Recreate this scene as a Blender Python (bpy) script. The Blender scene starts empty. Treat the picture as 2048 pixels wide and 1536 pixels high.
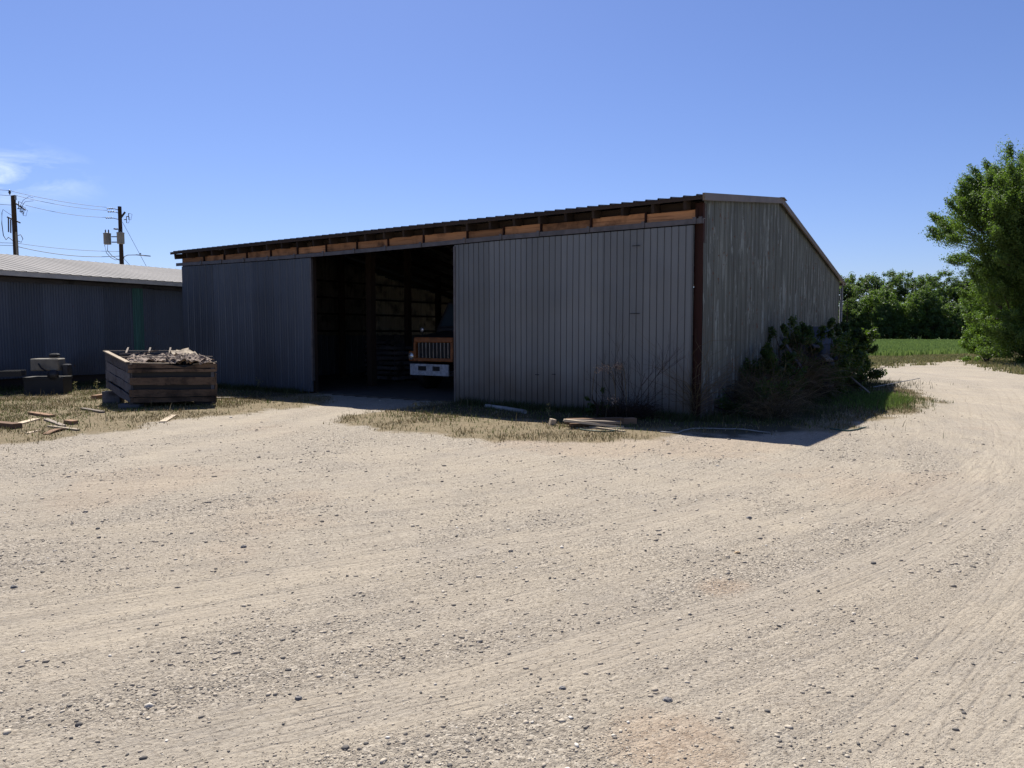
import bpy, math, random
import numpy as np
from mathutils import Vector, Matrix
R = math.radians
rng = np.random.default_rng(7); random.seed(7)
sc = bpy.context.scene
col = sc.collection

# ------------------------------------------------------------ camera
F = 1450.0; EYE = 1.6; PITCH = math.atan(103/F)
cam = bpy.data.objects.new('camera', bpy.data.cameras.new('camera')); col.objects.link(cam)
cam.data.sensor_width = 36; cam.data.lens = 36*F/2048
cam.data.clip_end = 3000; cam.data.clip_start = .05
cam.location = (0, 0, EYE); cam.rotation_euler = (math.pi/2 - PITCH, 0, 0)
sc.camera = cam

# ------------------------------------------------------------ sky, sun, exposure
SUN = Vector((-.20, .675, 1.0)).normalized()
SUN_EL = math.asin(SUN.z); SUN_AZ = math.atan2(SUN.x, SUN.y)
sun = bpy.data.objects.new('sun', bpy.data.lights.new('sun', 'SUN')); col.objects.link(sun)
sun.data.energy = 5.0; sun.data.angle = R(.53); sun.data.color = (1, .955, .89)
sun.rotation_euler = SUN.to_track_quat('Z', 'Y').to_euler(); sun.location = (0, 0, 30)
w = bpy.data.worlds.new('World'); sc.world = w; w.use_nodes = True
nt = w.node_tree; N = nt.nodes; Lk = nt.links; N.clear()
sky = N.new('ShaderNodeTexSky'); sky.sky_type = 'NISHITA'; sky.sun_disc = False
sky.sun_elevation = SUN_EL; sky.sun_rotation = SUN_AZ
sky.air_density = 1.0; sky.dust_density = .45; sky.ozone_density = 3.0; sky.altitude = 200
hs = N.new('ShaderNodeHueSaturation'); hs.inputs['Saturation'].default_value = 1.0; hs.inputs['Value'].default_value = 1.0
mulc = N.new('ShaderNodeMix'); mulc.data_type = 'RGBA'; mulc.blend_type = 'MULTIPLY'; mulc.inputs[0].default_value = 1
mulc.inputs[7].default_value = (.71, .758, 1.03, 1)
tc = N.new('ShaderNodeTexCoord')
# thin cirrus wisps low on the left
mp = N.new('ShaderNodeMapping'); mp.inputs['Rotation'].default_value = (0, R(9), 0); mp.inputs['Scale'].default_value = (11, 11, 40)
nz = N.new('ShaderNodeTexNoise'); nz.inputs['Scale'].default_value = 1.0; nz.inputs['Detail'].default_value = 6; nz.inputs['Roughness'].default_value = .62; nz.inputs['Distortion'].default_value = .6
cr = N.new('ShaderNodeValToRGB'); cr.color_ramp.elements[0].position = .41; cr.color_ramp.elements[1].position = .80
dist = N.new('ShaderNodeVectorMath'); dist.operation = 'DISTANCE'
cd = Vector((-.705, 1.0, .217)).normalized(); dist.inputs[1].default_value = cd
scl = N.new('ShaderNodeVectorMath'); scl.operation = 'MULTIPLY'; scl.inputs[1].default_value = (1, 1, 2.8)
cds = N.new('ShaderNodeVectorMath'); cds.operation = 'MULTIPLY'; cds.inputs[0].default_value = cd; cds.inputs[1].default_value = (1, 1, 2.8)
mr = N.new('ShaderNodeMapRange'); mr.inputs[1].default_value = .015; mr.inputs[2].default_value = .12; mr.inputs[3].default_value = 1; mr.inputs[4].default_value = 0
mm = N.new('ShaderNodeMath'); mm.operation = 'MULTIPLY'
mixc = N.new('ShaderNodeMix'); mixc.data_type = 'RGBA'; mixc.inputs[7].default_value = (8.5, 9.6, 11.0, 1)
bg = N.new('ShaderNodeBackground'); bg.inputs[1].default_value = .0695; out = N.new('ShaderNodeOutputWorld')
Lk.new(sky.outputs[0], hs.inputs['Color']); Lk.new(hs.outputs[0], mulc.inputs[6]); Lk.new(mulc.outputs[2], mixc.inputs[6])
Lk.new(tc.outputs['Generated'], mp.inputs[0]); Lk.new(mp.outputs[0], nz.inputs['Vector']); Lk.new(nz.outputs[0], cr.inputs[0])
Lk.new(tc.outputs['Generated'], scl.inputs[0]); Lk.new(scl.outputs[0], dist.inputs[0]); Lk.new(cds.outputs[0], dist.inputs[1])
Lk.new(dist.outputs['Value'], mr.inputs[0]); Lk.new(mr.outputs[0], mm.inputs[0]); Lk.new(cr.outputs[0], mm.inputs[1])
Lk.new(mm.outputs[0], mixc.inputs[0]); Lk.new(mixc.outputs[2], bg.inputs[0]); Lk.new(bg.outputs[0], out.inputs[0])
sc.view_settings.view_transform = 'Standard'; sc.view_settings.look = 'None'
sc.view_settings.gamma = 1; sc.view_settings.exposure = 0.8
sc.cycles.max_bounces = 6; sc.cycles.diffuse_bounces = 3; sc.cycles.glossy_bounces = 2; sc.cycles.transparent_max_bounces = 4

# ------------------------------------------------------------ site plan helpers
cP, sP = math.cos(PITCH), math.sin(PITCH)
def ray(px, py):
    dx = (px-1024)/F; dy = (768-py)/F
    return (dx, cP+dy*sP, -sP+dy*cP)
def G(px, py, z=0.0):                 # a surveyed photo point -> ground position
    r = ray(px, py); t = (z-EYE)/r[2]; return (r[0]*t, r[1]*t)
def G3(px, py, z=0.0):
    x, y = G(px, py, z); return Vector((x, y, z))

def h2(i, j, s):
    v = np.sin(i*127.1+j*311.7+s*74.7)*43758.5453
    return v-np.floor(v)
def vnoise(x, y, s=0):
    xi = np.floor(x); yi = np.floor(y); fx = x-xi; fy = y-yi
    fx = fx*fx*(3-2*fx); fy = fy*fy*(3-2*fy)
    a = h2(xi, yi, s); b = h2(xi+1, yi, s); c = h2(xi, yi+1, s); d = h2(xi+1, yi+1, s)
    return a+(b-a)*fx+(c-a)*fy+(a-b-c+d)*fx*fy
def fbm(x, y, s=0, o=4):
    t = 0; a = .5; tot = 0
    for k in range(o):
        t = t+a*vnoise(x*2**k, y*2**k, s+k*3.1); tot += a; a *= .5
    return t/tot
def sdf(poly, x, y):                  # signed distance, positive inside
    d = np.full(x.shape, 1e9); ins = np.zeros(x.shape, bool); n = len(poly)
    for i in range(n):
        ax, ay = poly[i]; bx, by = poly[(i+1) % n]
        ex, ey = bx-ax, by-ay; wx, wy = x-ax, y-ay
        t = np.clip((wx*ex+wy*ey)/(ex*ex+ey*ey+1e-12), 0, 1)
        d = np.minimum(d, np.hypot(wx-ex*t, wy-ey*t))
        c = ((ay > y) != (by > y))
        with np.errstate(divide='ignore', invalid='ignore'):
            xc = ax+(y-ay)*(bx-ax)/np.where(by == ay, 1e-9, by-ay)
        ins ^= c & (x < xc)
    return np.where(ins, d, -d)
def sm(a, b, v):
    t = np.clip((v-a)/(b-a), 0, 1); return t*t*(3-2*t)

# ------------------------------------------------------------ tagging + mesh building
def tag(o, label=None, cat=None, group=None, kind=None):
    if label: o['label'] = label
    if cat: o['category'] = cat
    if group: o['group'] = group
    if kind: o['kind'] = kind
    return o
def empty(name, loc=(0, 0, 0), rz=0, parent=None):
    o = bpy.data.objects.new(name, None); col.objects.link(o); o.location = loc; o.rotation_euler = (0, 0, rz)
    o.empty_display_size = .2
    if parent: o.parent = parent
    return o
class MB:
    def __init__(s): s.v = []; s.f = []; s.sm = []
    def add(s, vs, fs, smooth=False):
        b = len(s.v); s.v += [tuple(v) for v in vs]; s.f += [tuple(b+i for i in f) for f in fs]; s.sm += [smooth]*len(fs); return s
    def box(s, x0, x1, y0, y1, z0, z1, M=None, bev=0):
        if bev:
            b = min(bev, (x1-x0)*.45, (y1-y0)*.45, (z1-z0)*.45); vs = []; cx, cy, cz = (x0+x1)/2, (y0+y1)/2, (z0+z1)/2
            hx, hy, hz = (x1-x0)/2, (y1-y0)/2, (z1-z0)/2; idx = {}
            for sx in (-1, 1):
                for sy in (-1, 1):
                    for sz in (-1, 1):
                        for k, (ax, ay, az) in enumerate([(hx, hy-b, hz-b), (hx-b, hy, hz-b), (hx-b, hy-b, hz)]):
                            idx[sx, sy, sz, k] = len(vs); vs.append(Vector((cx+sx*ax, cy+sy*ay, cz+sz*az)))
            fs = []
            for a in (-1, 1):
                fs.append([idx[a, y, z, 0] for y, z in ((-1, -1), (1, -1), (1, 1), (-1, 1))][::a])
                fs.append([idx[x, a, z, 1] for x, z in ((-1, -1), (-1, 1), (1, 1), (1, -1))][::a])
                fs.append([idx[x, y, a, 2] for x, y in ((-1, -1), (1, -1), (1, 1), (-1, 1))][::a])
                for c_ in (-1, 1):
                    fs.append([idx[a, c_, -1, 0], idx[a, c_, 1, 0], idx[a, c_, 1, 1], idx[a, c_, -1, 1]][::-a*c_])
                    fs.append([idx[a, -1, c_, 0], idx[a, 1, c_, 0], idx[a, 1, c_, 2], idx[a, -1, c_, 2]][::a*c_])
                    fs.append([idx[-1, a, c_, 1], idx[1, a, c_, 1], idx[1, a, c_, 2], idx[-1, a, c_, 2]][::-a*c_])
                    for d_ in (-1, 1):
                        fs.append([idx[a, c_, d_, 0], idx[a, c_, d_, 1], idx[a, c_, d_, 2]][::a*c_*d_])
        else:
            vs = [Vector((x, y, z)) for z in (z0, z1) for y in (y0, y1) for x in (x0, x1)]
            fs = [(0, 2, 3, 1), (4, 5, 7, 6), (0, 1, 5, 4), (2, 6, 7, 3), (0, 4, 6, 2), (1, 3, 7, 5)]
        if M is not None: vs = [M @ v for v in vs]
        return s.add(vs, fs)
    def bar(s, a, b, w, h, up=(0, 0, 1), bev=0):
        a = Vector(a); b = Vector(b); d = b-a; L = d.length; d.normalize(); up = Vector(up)
        if abs(d.dot(up)) > .98: up = Vector((1, 0, 0))
        sx = d.cross(up).normalized(); uz = sx.cross(d)
        M = Matrix((( d.x, sx.x, uz.x, a.x), (d.y, sx.y, uz.y, a.y), (d.z, sx.z, uz.z, a.z), (0, 0, 0, 1)))
        return s.box(0, L, -w/2, w/2, -h/2, h/2, M, bev)
    def tube(s, pts, r, n=6, cap=True):
        pts = [Vector(p) for p in pts]; rs = r if isinstance(r, (list, tuple)) else [r]*len(pts); vs = []; fs = []
        for i, p in enumerate(pts):
            d = (pts[min(i+1, len(pts)-1)]-pts[max(i-1, 0)]).normalized()
            u = d.cross(Vector((0, 0, 1)));
            if u.length < .05: u = d.cross(Vector((1, 0, 0)))
            u.normalize(); v = d.cross(u)
            for k in range(n):
                t = 2*math.pi*k/n; vs.append(p+u*(math.cos(t)*rs[i])+v*(math.sin(t)*rs[i]))
        for i in range(len(pts)-1):
            for k in range(n):
                a = i*n+k; b = i*n+(k+1) % n; fs.append((a, b, b+n, a+n))
        if cap: fs += [tuple(range(n)), tuple(range(len(vs)-1, len(vs)-n-1, -1))]
        return s.add(vs, fs, True)
    def lathe(s, c, prof, n=16, M=None):    # prof [(r,z)]
        c = Vector(c); vs = []; fs = []
        for r_, z in prof:
            for k in range(n):
                t = 2*math.pi*k/n; v = Vector((r_*math.cos(t), r_*math.sin(t), z)); v = (M @ v if M else v); vs.append(c+v)
        for i in range(len(prof)-1):
            for k in range(n):
                a = i*n+k; b = i*n+(k+1) % n; fs.append((a, b, b+n, a+n))
        return s.add(vs, fs, True)
    def build(s, name, m, parent=None, label=None):
        me = bpy.data.meshes.new(name); me.from_pydata(s.v, [], s.f)
        me.polygons.foreach_set('use_smooth', s.sm)
        o = bpy.data.objects.new(name, me); col.objects.link(o); me.materials.append(m)
        if parent: o.parent = parent
        if label: o['label'] = label
        return o
def np_mesh(name, V, Fc, m, parent=None, smooth=False):
    V = np.asarray(V, np.float32); Fc = np.asarray(Fc, np.int32); k = Fc.shape[1]
    me = bpy.data.meshes.new(name); me.vertices.add(len(V)); me.vertices.foreach_set('co', V.ravel())
    me.loops.add(Fc.size); me.loops.foreach_set('vertex_index', Fc.ravel())
    me.polygons.add(len(Fc)); me.polygons.foreach_set('loop_start', np.arange(0, Fc.size, k, dtype=np.int32))
    me.polygons.foreach_set('loop_total', np.full(len(Fc), k, np.int32))
    if smooth: me.polygons.foreach_set('use_smooth', np.ones(len(Fc), bool))
    me.update(calc_edges=True); me.materials.append(m)
    o = bpy.data.objects.new(name, me); col.objects.link(o)
    if parent: o.parent = parent
    return o

# ------------------------------------------------------------ materials
class NT:
    def __init__(s, name):
        s.m = bpy.data.materials.new(name); s.m.use_nodes = True; s.t = s.m.node_tree
        s.p = s.t.nodes['Principled BSDF']
    def n(s, t, **k):
        o = s.t.nodes.new(t)
        for a, b in k.items():
            if a.startswith('i_'): o.inputs[a[2:].replace('_', ' ')].default_value = b
            else: setattr(o, a, b)
        return o
    def l(s, a, b): s.t.links.new(a, b)
    def coord(s, scale=(1, 1, 1), rot=(0, 0, 0)):
        tc = s.n('ShaderNodeTexCoord'); mp = s.n('ShaderNodeMapping'); mp.inputs['Scale'].default_value = scale; mp.inputs['Rotation'].default_value = rot
        s.l(tc.outputs['Object'], mp.inputs[0]); return mp.outputs[0]
    def noise(s, vec, scale, detail=4, rough=.55, dist=0):
        o = s.n('ShaderNodeTexNoise'); o.inputs['Scale'].default_value = scale; o.inputs['Detail'].default_value = detail
        o.inputs['Roughness'].default_value = rough; o.inputs['Distortion'].default_value = dist; s.l(vec, o.inputs['Vector']); return o.outputs[0]
    def ramp(s, fac, stops):
        o = s.n('ShaderNodeValToRGB'); e = o.color_ramp.elements
        while len(e) < len(stops): e.new(.5)
        for i, (p, c) in enumerate(stops):
            e[i].position = p; e[i].color = (c if len(c) == 4 else (*c, 1)) if isinstance(c, tuple) else (c, c, c, 1)
        s.l(fac, o.inputs[0]); return o.outputs[0]
    def mix(s, fac, a, b, blend='MIX'):
        o = s.n('ShaderNodeMix'); o.data_type = 'RGBA'; o.blend_type = blend
        for k, v in ((0, fac), (6, a), (7, b)):
            if isinstance(v, (int, float)): o.inputs[k].default_value = v
            elif isinstance(v, tuple): o.inputs[k].default_value = (*v, 1)
            else: s.l(v, o.inputs[k])
        return o.outputs[2]
    def math(s, op, a, b=0, clamp=False):
        o = s.n('ShaderNodeMath'); o.operation = op; o.use_clamp = clamp
        for k, v in ((0, a), (1, b)):
            if isinstance(v, (int, float)): o.inputs[k].default_value = v
            else: s.l(v, o.inputs[k])
        return o.outputs[0]
    def bump(s, h, strength=.5, d=.01, normal=None):
        o = s.n('ShaderNodeBump'); o.inputs['Strength'].default_value = strength; o.inputs['Distance'].default_value = d
        s.l(h, o.inputs['Height'])
        if normal: s.l(normal, o.inputs['Normal'])
        s.l(o.outputs[0], s.p.inputs['Normal']); return o.outputs[0]
    def attr(s, name):
        o = s.n('ShaderNodeAttribute'); o.attribute_name = name; return o.outputs['Fac']
    def set(s, rough=None, metal=None, color=None, spec=None):
        if rough is not None: s.p.inputs['Roughness'].default_value = rough
        if metal is not None: s.p.inputs['Metallic'].default_value = metal
        if spec is not None: s.p.inputs['Specular IOR Level'].default_value = spec
        if color is not None:
            if isinstance(color, tuple): s.p.inputs['Base Color'].default_value = (*color, 1)
            else: s.l(color, s.p.inputs['Base Color'])
        return s.m

def sheet_metal(name, base, streak, rust=.0, rough=.5, metal=.35, rustcol=(.10, .035, .012), low=None, sk=1.0, bp=.5, patch=False):
    t = NT(name); v = t.coord(); vs = t.coord((5, 5, .35)); vf = t.coord((11, 11, .45))
    n1 = t.noise(vs, 1.0, 5, .6); n2 = t.noise(vf, 1.0, 4, .6); n3 = t.noise(v, .7, 3); n4 = t.noise(v, 9, 6, .7)
    c = t.mix(t.ramp(n1, [(.35, 0.), (.7, 1.)]), base, streak)
    c = t.mix(t.ramp(n2, [(.54, 0.), (.66, .75*sk)]), c, tuple(min(1, x*1.75) for x in streak))
    c = t.mix(t.ramp(t.noise(t.coord((30, 30, 2.2), (0, 0, 1)), 1.0, 5, .7), [(.60, 0.), (.70, .6*sk)]), c, tuple(x*.45 for x in base))
    c = t.mix(t.ramp(n3, [(.3, .0), (.75, .45)]), c, tuple(x*.6 for x in base))
    sx = t.n('ShaderNodeSeparateXYZ'); t.l(v, sx.inputs[0]); wn = t.n('ShaderNodeTexWhiteNoise', noise_dimensions='1D')     # each sheet weathers a little differently
    t.l(t.math('FLOOR', t.math('MULTIPLY', t.math('ADD', sx.outputs[0], t.math('MULTIPLY', sx.outputs[1], 1.0 if bp else 0.0)), 1.12)), wn.inputs['W']); c = t.mix(1.0, c, t.ramp(wn.outputs[0], [(0, .82), (1, 1.1)]), 'MULTIPLY')
    if low:                                # dirt splashed and rust creeping up from the foot of the sheets
        sp = t.n('ShaderNodeSeparateXYZ'); t.l(v, sp.inputs[0])
        hgt = t.math('SUBTRACT', t.math('MULTIPLY', n3, 1.5), sp.outputs[2])
        c = t.mix(t.ramp(t.math('ADD', hgt, 0.2), [(.0, 0.), (.8, .75)]), c, low)
    if patch:                              # peeled, whitened streaks and dark rusty scars
        c = t.mix(t.ramp(t.noise(t.coord((6, 6, 1.0), (0, 0, 2)), 1.0, 9, .72, .4), [(.56, 0.), (.60, .85)]), c, (.21, .235, .225))
        c = t.mix(t.ramp(t.noise(t.coord((14, 14, 2.5), (0, 0, 3)), 1.0, 7, .75, .3), [(.645, 0.), (.675, .9)]), c, (.03, .018, .014))
    if rust:
        a = t.math('MULTIPLY', n4, t.math('ADD', n1, .35))
        c = t.mix(t.ramp(a, [(.60-rust*.3, 0.), (.66-rust*.3, .9)]), c, rustcol)
    t.set(rough, metal, c, .3)
    if bp: t.bump(n3, bp, .06)
    return t.m
def wood(name, a, b, rough=.8, dark=(.03, .022, .016), axis='x', amt=.5):
    t = NT(name); s = {'x': (1.2, 22, 22), 'y': (22, 1.2, 22), 'z': (22, 22, 1.2)}[axis]
    v = t.coord(s); v2 = t.coord((1.3, 1.3, 1.3))
    n1 = t.noise(v, 1, 5, .65, .4); n2 = t.noise(v2, 1.5, 5, .6)
    c = t.mix(n1, a, b); c = t.mix(t.ramp(n1, [(.55, 0.), (.75, amt)]), c, dark); c = t.mix(t.ramp(n2, [(.5, 0.), (.68, amt)]), c, dark)
    oi = t.n('ShaderNodeObjectInfo'); c = t.mix(1.0, c, t.ramp(oi.outputs['Random'], [(0, .62), (1, 1.25)]), 'MULTIPLY')
    t.set(rough, 0, c, .25); t.bump(n1, .6, .006); return t.m
def plain(name, c, rough=.6, metal=0, var=.3, scale=3, spec=.4):
    t = NT(name); n1 = t.noise(t.coord(), scale, 5, .6)
    cc = t.mix(t.ramp(n1, [(.35, 0.), (.7, 1.)]), c, tuple(x*(1-var) for x in c)); t.set(rough, metal, cc, spec); return t.m
def leafy(name, cols, trans=.35, rough=.55):
    t = NT(name); g = t.n('ShaderNodeNewGeometry'); k = len(cols)
    c = t.ramp(g.outputs['Random Per Island'], [(i/max(1, k-1), cc) for i, cc in enumerate(cols)])
    n1 = t.noise(t.coord(), .55, 3); c = t.mix(t.ramp(n1, [(.35, 0.), (.65, .45)]), c, tuple(x*.55 for x in cols[0]))
    t.set(rough, 0, c, .25)
    tr = t.n('ShaderNodeBsdfTranslucent'); t.l(t.mix(.6, c, (.25, .42, .03), 'MIX'), tr.inputs[0])
    mx = t.n('ShaderNodeMixShader'); mx.inputs[0].default_value = trans
    o = t.t.nodes['Material Output']; t.l(t.p.outputs[0], mx.inputs[1]); t.l(tr.outputs[0], mx.inputs[2]); t.l(mx.outputs[0], o.inputs[0]); return t.m
def straw(name, cols, trans=.2):
    t = NT(name); g = t.n('ShaderNodeNewGeometry'); k = len(cols)
    c = t.ramp(g.outputs['Random Per Island'], [(i/max(1, k-1), cc) for i, cc in enumerate(cols)])
    t.set(.7, 0, c, .2)
    tr = t.n('ShaderNodeBsdfTranslucent'); t.l(c, tr.inputs[0])
    mx = t.n('ShaderNodeMixShader'); mx.inputs[0].default_value = trans
    o = t.t.nodes['Material Output']; t.l(t.p.outputs[0], mx.inputs[1]); t.l(tr.outputs[0], mx.inputs[2]); t.l(mx.outputs[0], o.inputs[0]); return t.m

M = {}
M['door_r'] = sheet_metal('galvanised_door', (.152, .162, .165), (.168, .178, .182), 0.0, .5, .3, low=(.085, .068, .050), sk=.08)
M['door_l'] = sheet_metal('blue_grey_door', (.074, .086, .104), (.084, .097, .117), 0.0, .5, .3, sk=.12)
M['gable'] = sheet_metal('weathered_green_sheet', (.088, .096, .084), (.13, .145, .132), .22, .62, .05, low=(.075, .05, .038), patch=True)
M['lbwall'] = sheet_metal('blue_grey_siding', (.090, .103, .126), (.102, .116, .140), .03, .6, .2, low=(.06, .052, .05), sk=.15)
M['green'] = sheet_metal('green_sheet', (.042, .115, .098), (.05, .13, .108), .0, .5, .1)
M['roof'] = sheet_metal('roof_sheet', (.10, .095, .09), (.13, .12, .11), .0, .5, .3)
M['lroof'] = sheet_metal('light_roof_sheet', (.118, .108, .10), (.135, .124, .115), .0, .7, .0, sk=0, bp=0)
M['trim'] = plain('tan_trim', (.15, .115, .085), .5, .1, .4)
M['ltrim'] = plain('beige_trim', (.58, .53, .43), .5, .1, .3)
M['rail'] = plain('galvanised_rail', (.12, .11, .11), .5, .4, .4, 6)
M['header'] = wood('orange_header_wood', (.50, .26, .13), (.34, .165, .08), .8, (.06, .028, .016), 'x', .85)
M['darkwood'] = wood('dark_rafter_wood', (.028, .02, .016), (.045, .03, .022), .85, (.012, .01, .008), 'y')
M['postwood'] = wood('rust_red_post_wood', (.034, .011, .008), (.02, .008, .006), .8, (.015, .008, .006), 'z')
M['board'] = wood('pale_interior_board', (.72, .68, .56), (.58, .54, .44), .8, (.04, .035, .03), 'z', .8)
M['board_dim'] = wood('dim_interior_board', (.17, .155, .13), (.11, .10, .085), .8, (.03, .026, .022), 'z', .8)
M['crate'] = wood('crate_board', (.165, .108, .068), (.09, .062, .042), .85, (.012, .009, .008), 'x', .85)
M['crateg'] = wood('grey_crate_board', (.13, .130, .142), (.08, .078, .084), .85, (.012, .011, .012), 'x', .85)
M['weather'] = wood('weathered_board', (.27, .225, .18), (.19, .155, .12), .85, (.07, .05, .035), 'x', .4)
M['fresh'] = wood('pale_board', (.48, .40, .29), (.38, .30, .20), .8, (.2, .13, .07), 'x', .3)
M['brownb'] = wood('brown_board', (.25, .15, .085), (.17, .10, .06), .85, (.04, .02, .012), 'x', .5)
M['dirt'] = plain('shed_dirt', (.07, .06, .05), .95, 0, .4)
M['bark'] = wood('bark', (.09, .07, .055), (.055, .042, .033), .95, (.02, .016, .012), 'z')
M['pole'] = wood('creosote_pole', (.045, .032, .026), (.03, .022, .018), .9, (.015, .012, .01), 'z')
M['steel'] = plain('galvanised_steel', (.28, .29, .30), .45, .5, .3)
M['tank'] = plain('grey_tank_paint', (.20, .205, .20), .5, 0, .25)
M['black'] = plain('black_rubber', (.012, .012, .013), .6, 0, .3)
M['wire'] = plain('wire', (.02, .02, .022), .6)
M['porcelain'] = plain('insulator', (.05, .045, .05), .3)
M['orange'] = plain('orange_truck_paint', (.30, .105, .03), .6, 0, .55, 6)
M['chrome'] = plain('dull_chrome', (.55, .53, .48), .3, .8, .2)
M['white'] = plain('chipped_white_paint', (.42, .44, .47), .6, 0, .5, 14)
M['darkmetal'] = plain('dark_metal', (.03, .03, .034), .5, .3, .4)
M['beige'] = plain('beige_machine_paint', (.20, .18, .14), .6, 0, .4, 9)
M['torn'] = plain('torn_brown_lining', (.27, .20, .15), .85, 0, .9, 16)
M['plastic'] = plain('white_pvc', (.30, .29, .27), .4)
M['hose'] = plain('green_hose', (.03, .07, .045), .5)
M['stone_t'] = plain('tan_stone', (.42, .30, .17), .85, 0, .4, 20)
M['stone_g'] = plain('blue_grey_stone', (.20, .19, .18), .85, 0, .4, 30)
t = NT('headlight_glass'); t.set(.08, .6, (.6, .6, .6)); M['lens'] = t.m
t = NT('window_glass'); t.set(.08, 0, (.03, .045, .06)); M['glass'] = t.m

# ------------------------------------------------------------ GROUND: one sheet, polar grid, finer near the viewer
DIRS = np.array([13.6104, -9.0962]); DIRS = DIRS/np.linalg.norm(DIRS); NRM = np.array([-DIRS[1], DIRS[0]])
SL = np.array([-10.164, 22.3066])       # left front corner of the shed on the ground
def S2W(x, y, z=0.0):
    p = SL+DIRS*x+NRM*y; return Vector((p[0], p[1], z))
P = lambda pts: [G(*p) for p in pts]
lawn_l = P([(-700, 990), (-300, 935), (0, 893), (150, 876), (300, 850), (430, 834), (540, 823), (640, 806)])+[tuple(S2W(6.3, .1)[:2]), tuple(S2W(0, 0)[:2]), tuple(S2W(-2, 8)[:2]), (-30, 40), (-60, 20)]
lawn_m = P([(688, 838), (760, 822), (850, 812), (905, 800)])+[tuple(S2W(10.4, .4)[:2]), tuple(S2W(16.4, .4)[:2]), tuple(S2W(16.4, 13.4)[:2])] + \
    P([(1741, 766), (1800, 773), (1853, 790), (1856, 806), (1820, 828), (1740, 852), (1640, 866), (1560, 866), (1460, 872), (1390, 868), (1300, 880), (1200, 884), (1080, 884), (960, 882), (880, 868), (760, 862), (700, 850)])
clay_m = P([(1000, 880), (1500, 872), (1640, 860), (1700, 872), (1500, 905), (1250, 905), (1020, 898)])
field = P([(1690, 713), (1800, 714), (1900, 710), (1962, 706), (1990, 700)])+[(400, 330), (-30, 330), (-30, 60), (8, 56)]
verge = P([(1690, 736), (1760, 733), (1830, 727), (1890, 722), (1940, 719), (1990, 716)])+[G(1990, 700), G(1962, 706), G(1900, 710), G(1800, 714), G(1690, 713), (8, 56), (8, 42)]
verge_r = P([(1935, 722), (1975, 734), (2048, 748), (2250, 775), (2500, 790)])+[(60, 30), (80, 60), (50, 50), G(1990, 700)]
CX, CY = -6.0, 15.0                      # centre of the long turn that vehicles make across the yard
TR = [  # (centre line, half width, grooves per metre)
  (P([(-260, 1290), (0, 1243), (380, 1185), (700, 1130), (1000, 1085), (1285, 1043), (1500, 990)]), .17, 17),
  (P([(-150, 1345), (100, 1290), (420, 1225), (640, 1185), (800, 1155)]), .12, 15),
  (P([(60, 1600), (330, 1500), (620, 1435), (980, 1360), (1300, 1265), (1640, 1170), (1900, 1060), (2060, 960)]), .20, 16),
  (P([(1640, 1640), (1760, 1480), (1880, 1350), (1985, 1220), (2060, 1100)]), .15, 13),
  (P([(1880, 1620), (1960, 1450), (2050, 1300), (2140, 1180)]), .15, 13),
  (P([(1925, 955), (1960, 925), (2010, 890), (2040, 850)]), .16, 5),
  (P([(1985, 965), (2020, 930), (2070, 890)]), .16, 5),
  (P([(1480, 1075), (1600, 1040), (1860, 1000), (1990, 930), (2010, 860), (1960, 800)]), .22, 11),
  (P([(0, 930), (200, 890), (420, 850), (620, 815), (760, 795)]), .22, 9),
  (P([(100, 960), (330, 905), (560, 860), (720, 820), (860, 792)]), .25, 9),
  (P([(1750, 742), (1860, 745), (1990, 770), (2040, 830)]), .35, 5),
  (P([(1740, 757), (1850, 762), (1930, 795), (1950, 860)]), .35, 5)]
def catm(pts, k=10):
    o = []; p = [pts[0]]+list(pts)+[pts[-1]]
    for i in range(1, len(p)-2):
        a, b, c, d = [np.array(q[:2]) for q in p[i-1:i+3]]
        for j in range(k):
            t_ = j/k; o.append(.5*((2*b)+(c-a)*t_+(2*a-5*b+4*c-d)*t_**2+(3*b-a-3*c+d)*t_**3))
    o.append(np.array(p[-2][:2])); return np.array(o)
TRC = [(catm(a), hw, g) for a, hw, g in TR]
def tracks(x, y):
    u = np.zeros(x.shape); m = np.zeros(x.shape); al = np.zeros(x.shape)
    for cl, hw, g in TRC:
        x0, x1 = cl[:, 0].min()-1, cl[:, 0].max()+1; y0, y1 = cl[:, 1].min()-1, cl[:, 1].max()+1
        sel = np.where((x > x0) & (x < x1) & (y > y0) & (y < y1))[0]
        if not len(sel): continue
        px, py = x[sel], y[sel]; best = np.full(px.shape, 1e9); lat = np.zeros(px.shape); run = np.zeros(px.shape); acc = 0
        for i in range(len(cl)-1):
            ex, ey = cl[i+1]-cl[i]; L = math.hypot(ex, ey)
            if L < 1e-6: continue
            tt = np.clip(((px-cl[i][0])*ex+(py-cl[i][1])*ey)/(L*L), 0, 1)
            d = np.hypot(px-cl[i][0]-ex*tt, py-cl[i][1]-ey*tt); c = ((px-cl[i][0])*ey-(py-cl[i][1])*ex)/L
            b = d < best; best[b] = d[b]; lat[b] = c[b]; run[b] = acc+tt[b]*L; acc += L
        mm_ = 1-sm(hw*.8, hw*1.35, best)
        ends = sm(0, .8, run)*(1-sm(acc-.8, acc, run)); mm_ = mm_*ends
        b = mm_ > m[sel]; k = sel[b]; m[k] = mm_[b]; u[k] = lat[b]*g; al[k] = run[b]
    return u, m, al
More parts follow.
